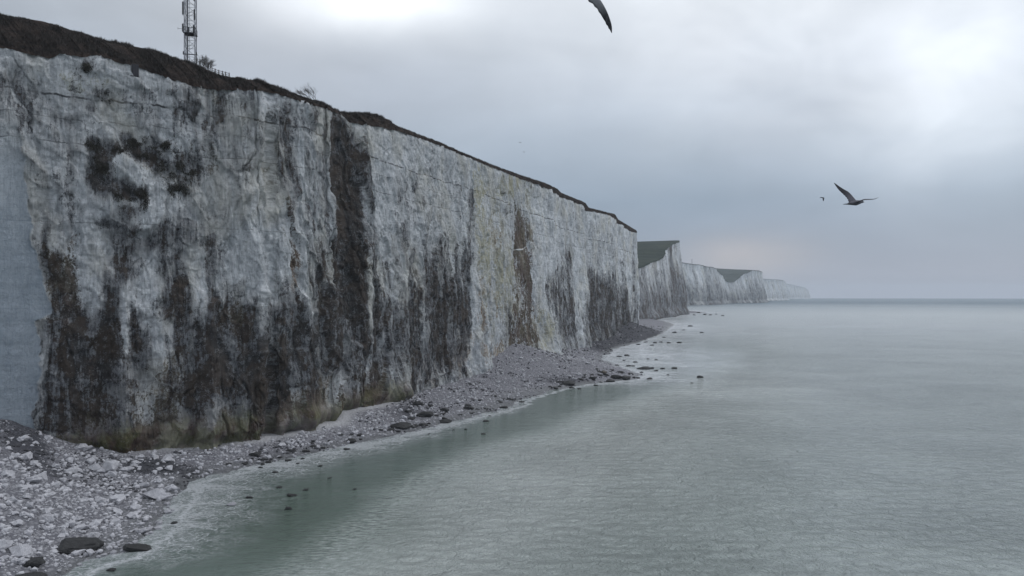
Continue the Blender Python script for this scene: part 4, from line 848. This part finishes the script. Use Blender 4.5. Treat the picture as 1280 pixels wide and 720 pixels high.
bm_obj('platform', bm, DKM, mast)
for (dx, dy, dz, hh) in ((-.98, -.9, zp + .9, 1.5), (.15, -1.1, zp + .5, .9), (1.0, -.85, zp + .7, 1.4), (-1.05, -.7, zp + 4.6, 2.4), (-1.0, -.9, zp + 8.2, 2.2), (1.05, -.6, zp + 3.4, 2.0), (1.0, -.6, zp + 6.5, 1.0)):
    bm = bmesh.new(); box(bm, (dx, dy - .12, dz), (.28, .13, hh)); bmesh.ops.bevel(bm, geom=bm.edges[:], offset=.03, segments=2, affect='EDGES')
    tube(bm, (dx, dy, dz - hh * .6), (dx, dy, dz + hh * .6), .035, n=5); bm_obj('antenna', bm, DKM, mast)
bm = bmesh.new(); tube(bm, (-.95, -.9, zp + .75), (-1.9, -1.0, zp + .75), .03, n=5); tube(bm, (-1.9, -1.0, zp + .6), (-1.9, -1.0, zp + .95), .03, n=5); bm_obj('side_arm', bm, DKM, mast)
bm = bmesh.new(); box(bm, (0, 0, 3.3), (2.5, .1, .14), rotm); box(bm, (-1.15, -.2, 3.5), (.3, .3, .55), rotm); box(bm, (1.15, -.1, 3.45), (.22, .22, .4), rotm); bm_obj('equipment_box', bm, DKM, mast)
bm = bmesh.new(); box(bm, (0, 0, -.1), (2.8, 2.8, 1.2), rotm); bm_obj('footing', bm, simple_mat('concrete', (.28, .27, .26)), mast)

# ------------------------------------------------------------------ bare shrubs
BARK = simple_mat('bare_bark', (.055, .048, .042), .9, .3, 3)
def bare_shrub(px, Y, hgt, wid, seed, label, lean=(0, 0), stems=7):
    rg = random.Random(seed); b0 = at(px, sk(px), Y); root = tag(bpy.data.objects.new('bare_shrub', None), label, 'shrub', None); COL.objects.link(root); root.location = (b0[0], b0[1], b0[2] - .35)
    bm = bmesh.new(); tw = bmesh.new()
    def grow(p, d, L, r, dep):
        q = p + d * L; tube(bm if dep < 3 else tw, p, q, r, r * .68, 5 if dep < 2 else 3)
        if dep >= 5: return
        for _ in range(3 if dep < 4 else 2):
            nd = (d + Vector((rg.gauss(0, .38) + lean[0] * .18, rg.gauss(0, .38), rg.gauss(.06, .25) + lean[1] * .1))).normalized()
            grow(p + d * L * rg.uniform(.6, 1), nd, L * rg.uniform(.62, .9), r * .62, dep + 1)
    for i in range(stems):
        f = (i / (stems - 1) - .5) * 2
        grow(Vector((f * wid * .38, rg.uniform(-.4, .4), 0)), Vector((f * .25 + lean[0], rg.uniform(-.3, .3), 1)).normalized(), hgt * .27 * rg.uniform(.75, 1.1), .055, 0)
    bm_obj('stem', bm, BARK, root); bm_obj('twigs', tw, BARK, root)
bare_shrub(252.5, 143, 3.0, 1.7, 3, 'dense rounded bare shrub right beside the foot of the mast', stems=8)
bare_shrub(260.5, 142, 2.6, 1.1, 4, 'lower dense bare bush, right neighbour of the shrub by the mast', stems=7)
bare_shrub(390, 152, 5.2, 2.6, 9, 'wind bent bare shrub leaning left, alone on the cliff brink', (-.7, -.1), 6)
# fence
fe = tag(bpy.data.objects.new('post_fence', None), 'short low wooden fence on the skyline right of the mast', 'fence'); COL.objects.link(fe)
WOOD = simple_mat('old_wood', (.11, .10, .09)); fp = [at(x, sk(x) + 1, 143.5 + .1 * i) for i, x in enumerate((265, 269, 273.5, 278, 282, 286.5))]
fe.location = fp[0]; fp = [Vector(p - fp[0]) for p in fp]
for p in fp:
    bm = bmesh.new(); tube(bm, p + Vector((0, 0, -.5)), p + Vector((0, 0, .95)), .10, .09); bm_obj('post', bm, WOOD, fe)
for zz_ in (.45, .8):
    bm = bmesh.new()
    for a, b in zip(fp[:-1], fp[1:]): tube(bm, a + Vector((0, 0, zz_)), b + Vector((0, 0, zz_)), .05, n=5)
    bm_obj('rail', bm, WOOD, fe)
# dark box sunk in the brink
cpt = face_pt(170, 90, 0); ci_ = int(np.searchsorted(PX[:NV], 170))
blk = tag(bpy.data.objects.new('drain_shaft', None), 'dark ribbed box shaped shaft sunk into the cliff brink, left of the mast', 'shaft'); COL.objects.link(blk); blk.location = (cpt[0], cpt[1], cpt[2])
blk.rotation_euler.z = math.atan2(ny[ci_], nx[ci_]) + math.pi / 2
bm = bmesh.new(); box(bm, (0, 0, .1), (1.05, 1.1, 2.1)); bmesh.ops.bevel(bm, geom=bm.edges[:], offset=.05, segments=1, affect='EDGES'); bm_obj('casing', bm, simple_mat('tarred_concrete', (.035, .035, .042), .9, .3, 2), blk)
for k in range(4):
    bm = bmesh.new(); box(bm, (-.36 + k * .24, -.57, .08), (.09, .07, 1.9)); bm_obj('rib', bm, simple_mat('rib_metal', (.055, .055, .065), .8, .3, 2), blk)
bm = bmesh.new(); box(bm, (-.35, -.4, -1.0), (.9, .7, .14)); bm_obj('ledge', bm, simple_mat('ledge_concrete', (.05, .05, .055)), blk)
# tiny mast on the far cliff
fm = tag(bpy.data.objects.new('distant_mast', None), 'tiny thin mast on top of the far white cliff', 'mast'); COL.objects.link(fm); q = at(865, 328.5, 2370); fm.location = q
bm = bmesh.new(); tube(bm, (0, 0, -4), (0, 0, 10), .8, .5); bm_obj('pole', bm, STEEL, fm)
bm = bmesh.new(); box(bm, (0, 0, 9.5), (2.5, 1.2, 2.0)); bm_obj('head', bm, STEEL, fm)

# ------------------------------------------------------------------ gulls
def gull_mat(name, c1, c2):
    m, t, out = new_mat(name)
    k = t.attr('tip').outputs['Fac']; P = t('ShaderNodeTexCoord').outputs['Object']
    n_ = t.noise(t.vs(P, 60, 12, 12), 1.0, 3, .6)
    c = t.mix(t.mr(t.m('MULTIPLY_ADD', t.m('SUBTRACT', n_, .5), .35, k), .25, .75), (*c1, 1), (*c2, 1)); c = t.mix(t.m('MULTIPLY', t.mr(n_, .4, .65), .35), c, (*[v * .6 for v in c1], 1))
    p = t('ShaderNodeBsdfPrincipled', {'Base Color': c, 'Roughness': .8, 'Specular IOR Level': .15}); t.put(out.inputs[0], p); return m
GD = gull_mat('backlit_plumage', (.10, .10, .12), (.022, .023, .028)); GL = gull_mat('light_plumage', (.62, .62, .62), (.06, .06, .065)); GM = gull_mat('grey_plumage', (.20, .21, .225), (.022, .024, .028))  # GD: grey plumage darkened in colour to look backlit
BEAK = simple_mat('beak', (.20, .16, .10), .5)
def gull(label, origin, body, wings, mat, group=None, sub=2):
    """body: [(point, radius sideways, radius up)] tail to head; wings: [[(leading point, trailing point, thickness, tip)]], metres around origin"""
    o0 = Vector(origin); VV, FF, tips = [], [], []
    def ring_loft(rings, tp):
        st_ = len(VV); k = len(rings[0])
        for rg_, t_ in zip(rings, tp):
            for v in rg_: VV.append(v); tips.append(t_)
        for i in range(len(rings) - 1):
            for j in range(k): FF.append((st_ + i * k + j, st_ + i * k + (j + 1) % k, st_ + (i + 1) * k + (j + 1) % k, st_ + (i + 1) * k + j))
        FF.append(tuple(st_ + j for j in range(k))[::-1]); FF.append(tuple(st_ + (len(rings) - 1) * k + j for j in range(k)))
    pts = [Vector(b[0]) for b in body]; ax = (pts[-1] - pts[0]).normalized(); side = ax.cross(Vector((0, 0, 1))).normalized(); up = side.cross(ax)
    ring_loft([[p + side * (b[1] * math.cos(6.2832 * j / 12)) + up * (b[2] * math.sin(6.2832 * j / 12)) for j in range(12)] for p, b in zip(pts, body)], [0.7 if i < 2 else 0 for i in range(len(body))])
    for wg in wings:
        # finer stations along the span
        A_ = np.array([[*a, *b, th, tp] for a, b, th, tp in wg]); u = np.linspace(0, len(A_) - 1, 22); Q = np.stack([np.interp(u, np.arange(len(A_)), A_[:, j]) for j in range(8)], -1)
        Q[1:-1] = .25 * Q[:-2] + .5 * Q[1:-1] + .25 * Q[2:]
        rings = []
        for i, q in enumerate(Q):
            a, b = Vector(q[:3]), Vector(q[3:6]); ch = b - a; b = b + ch * .07 * math.sin(i * 2.9); sp_ = Vector(Q[min(i + 1, len(Q) - 1)][:3]) - Vector(Q[max(i - 1, 0)][:3])
            nrm = ch.cross(sp_).normalized() if ch.cross(sp_).length > 1e-9 else Vector((0, 0, 1))
            if nrm.z < 0: nrm = -nrm
            th = q[6]; rings.append([a, a + ch * .12 + nrm * th, a + ch * .4 + nrm * th * .9, a + ch * .75 + nrm * th * .4, b, a + ch * .75 - nrm * th * .1, a + ch * .4 - nrm * th * .25, a + ch * .12 - nrm * th * .6])
        ring_loft(rings, Q[:, 7])
    me = bpy.data.meshes.new('gull'); me.from_pydata([tuple(v) for v in VV], [], FF); me.materials.append(mat)
    me.attributes.new('tip', 'FLOAT', 'POINT').data.foreach_set('value', np.array(tips, np.float32))
    for p in me.polygons: p.use_smooth = True
    o = bpy.data.objects.new('gull', me); COL.objects.link(o); o.location = o0
    bmx = bmesh.new(); bmx.from_mesh(me); bmesh.ops.recalc_face_normals(bmx, faces=bmx.faces); bmx.to_mesh(me); bmx.free()
    hp = pts[-1]; hd = ax
    bm = bmesh.new(); tube(bm, hp - hd * .01, hp + hd * .045 + Vector((0, 0, -.006)), .012, .004, 6); bm_obj('beak', bm, BEAK, o)
    tag(o, label, 'gull', group); return o
# world frame helper: offsets are given as (right px, up px, depth m) around a photo point
def gframe(px, py, D_):
    o_ = at(px, py, D_); return o_, (lambda dx, dy, dd=0.0: tuple(at(px + dx, py - dy, D_ + dd) - o_))
o, g = gframe(1069, 251, 17.0)
gull('backlit gull gliding over the sea at right with one wing raised', o,
     [(g(-14, -4.2, -.18), .030, .006), (g(-9, -4, -.12), .045, .014), (g(-4, -3.0, -.05), .055, .045), (g(1, -2.6, .0), .066, .060), (g(5, -1.8, .06), .050, .046), (g(7.2, -1.2, .10), .034, .034), (g(8.6, -1.1, .12), .032, .032), (g(9.8, -1.5, .14), .018, .018)],
     [[(g(3, -2, .0), g(-8, -3, -.02), .022, .3), (g(0, 2, .08), g(-8.7, 1, .04), .018, .35), (g(-5.7, 8.8, .28), g(-11.6, 5, .22), .014, .5), (g(-9, 11.8, .38), g(-16.0, 9.2, .34), .012, .7), (g(-14.5, 14.6, .50), g(-20.3, 13.2, .46), .009, .9), (g(-20.3, 18.4, .58), g(-24.0, 18.0, .56), .006, 1), (g(-26, 22.6, .66), g(-26.4, 22.0, .66), .003, 1)],
      [(g(5, -1, -.02), g(0, -2, -.14), .020, .3), (g(12, 1.6, -.16), g(8, .6, -.30), .016, .4), (g(20, 1.8, -.32), g(16.5, 1.1, -.44), .012, .6), (g(25, 2.2, -.42), g(23.5, 1.8, -.50), .008, .9), (g(29.3, 4.4, -.50), g(28.6, 4.0, -.53), .003, 1)]], GD)
o, g = gframe(716, -18, 12.0)
gull('grey gull at the top edge with only its long dark tipped wing hanging into view', o,
     [(g(-46, -4, -.14), .035, .008), (g(-34, -3, -.10), .050, .016), (g(-22, -1, -.05), .06, .05), (g(-8, 0, 0), .068, .068), (g(4, 1, .04), .055, .055), (g(11, 3, .06), .036, .038), (g(15, 3.5, .08), .035, .036), (g(20, 3, .1), .018, .018)],
     [[(g(4, 3, .02), g(-14, -4, 0), .022, .1), (g(19, 0, -.08), g(4, -10, -.04), .018, .1), (g(28, -9, -.12), g(13, -14, -.08), .016, .1), (g(34, -17, -.16), g(21, -20, -.12), .014, .2), (g(38.5, -24, -.20), g(29, -27, -.17), .012, .35), (g(42.5, -31.5, -.25), g(34, -35, -.22), .010, .6), (g(45.5, -39, -.29), g(38.6, -42, -.26), .007, .85), (g(48.2, -47, -.33), g(42.5, -49.5, -.30), .005, 1), (g(49.2, -53, -.36), g(46, -55, -.35), .004, 1), (g(49, -59.5, -.38), g(48.4, -59.2, -.38), .002, 1)],
      [(g(0, 4, .02), g(-16, 2, .02), .022, .1), (g(6, 14, .18), g(-10, 12, .18), .018, .1), (g(6, 28, .38), g(-6, 26, .38), .013, .3), (g(-2, 44, .6), g(-8, 42, .6), .006, .9), (g(-10, 56, .7), g(-11, 55, .7), .002, 1)]], GM)
o, g = gframe(1028, 248, 110.0)
gull('tiny distant gull just left of the large gull at right', o,
     [(g(1.1, -3.2, -.1), .05, .03), (g(1.2, -1.6, -.05), .09, .09), (g(1.2, .2, .0), .09, .09), (g(1.3, 1.2, .05), .05, .05)],
     [[(g(1.2, 1.0, 0), g(1.0, -.3, -.1), .05, .8), (g(-1.4, 1.6, .1), g(-1.4, .8, .0), .04, .8), (g(-3.4, .7, .2), g(-3.3, .3, .15), .02, 1)], [(g(1.2, 1.0, 0), g(1.2, 0, -.1), .05, .8), (g(2.2, .9, -.3), g(2.2, .2, -.4), .03, 1), (g(2.6, -.6, -.5), g(2.4, -.6, -.5), .01, 1)]], GD)
o, g = gframe(648, 312, 46.0)
gull('pale gull in level flight against the brown streak of the cliff', o,
     [(g(-6, 0, -.1), .035, .01), (g(-3, -.1, -.05), .055, .03), (g(0, -.3, 0), .07, .06), (g(3.5, -.1, .05), .05, .05), (g(5, .1, .07), .035, .035), (g(6.2, 0, .09), .015, .015)],
     [[(g(1, .3, 0), g(-2.5, 0, 0), .02, 0), (g(-4, -.6, -.22), g(-6, -.8, -.25), .018, .0), (g(-8, .2, -.45), g(-9, .1, -.45), .012, .6), (g(-11.5, 1.6, -.6), g(-11.6, 1.5, -.6), .004, 1)],
      [(g(2.5, .3, 0), g(-1, 0, 0), .02, 0), (g(5.5, .8, .25), g(3.5, .6, .22), .018, .0), (g(9, 2.8, .5), g(8, 2.4, .5), .012, .1), (g(11.5, 5.6, .65), g(11.2, 5.4, .65), .004, .3)]], GL)
for (x, y, D_, lab) in ((650, 178, 210, 'upper of two faint far gulls above the middle of the cliff edge'), (655, 190, 230, 'lower of two faint far gulls above the middle of the cliff edge')):
    o, g = gframe(x, y, D_)
    gull(lab, o, [(g(-.7, 0, 0), .05, .04), (g(0, -.1, 0), .08, .08), (g(1, 0, 0), .06, .06), (g(1.4, 0, 0), .03, .03)],
         [[(g(.4, 0, 0), g(-.4, 0, 0), .03, .5), (g(-1.4, .6, -.3), g(-1.8, .5, -.3), .02, .5), (g(-2.8, .2, -.5), g(-2.9, .2, -.5), .01, .5)], [(g(.4, 0, 0), g(-.4, 0, 0), .03, .5), (g(1.4, .6, .3), g(1.1, .5, .3), .02, .5), (g(2.6, .2, .5), g(2.5, .2, .5), .01, .5)]], GL)

# ------------------------------------------------------------------ haze
bm = bmesh.new(); Lh = 11500.0
box(bm, (0, 0, 90), (2 * Lh, 2 * Lh, 192)); 
hm, t, out = new_mat('sea_haze'); pv_ = t('ShaderNodeVolumePrincipled', {'Color': (.80, .87, .95, 1), 'Density': .000088, 'Anisotropy': .1}); t.put(out.inputs['Volume'], pv_)
hz = bm_obj('haze', bm, hm); tag(hz, 'thin sea haze fading the far cliffs', 'haze', kind='stuff')
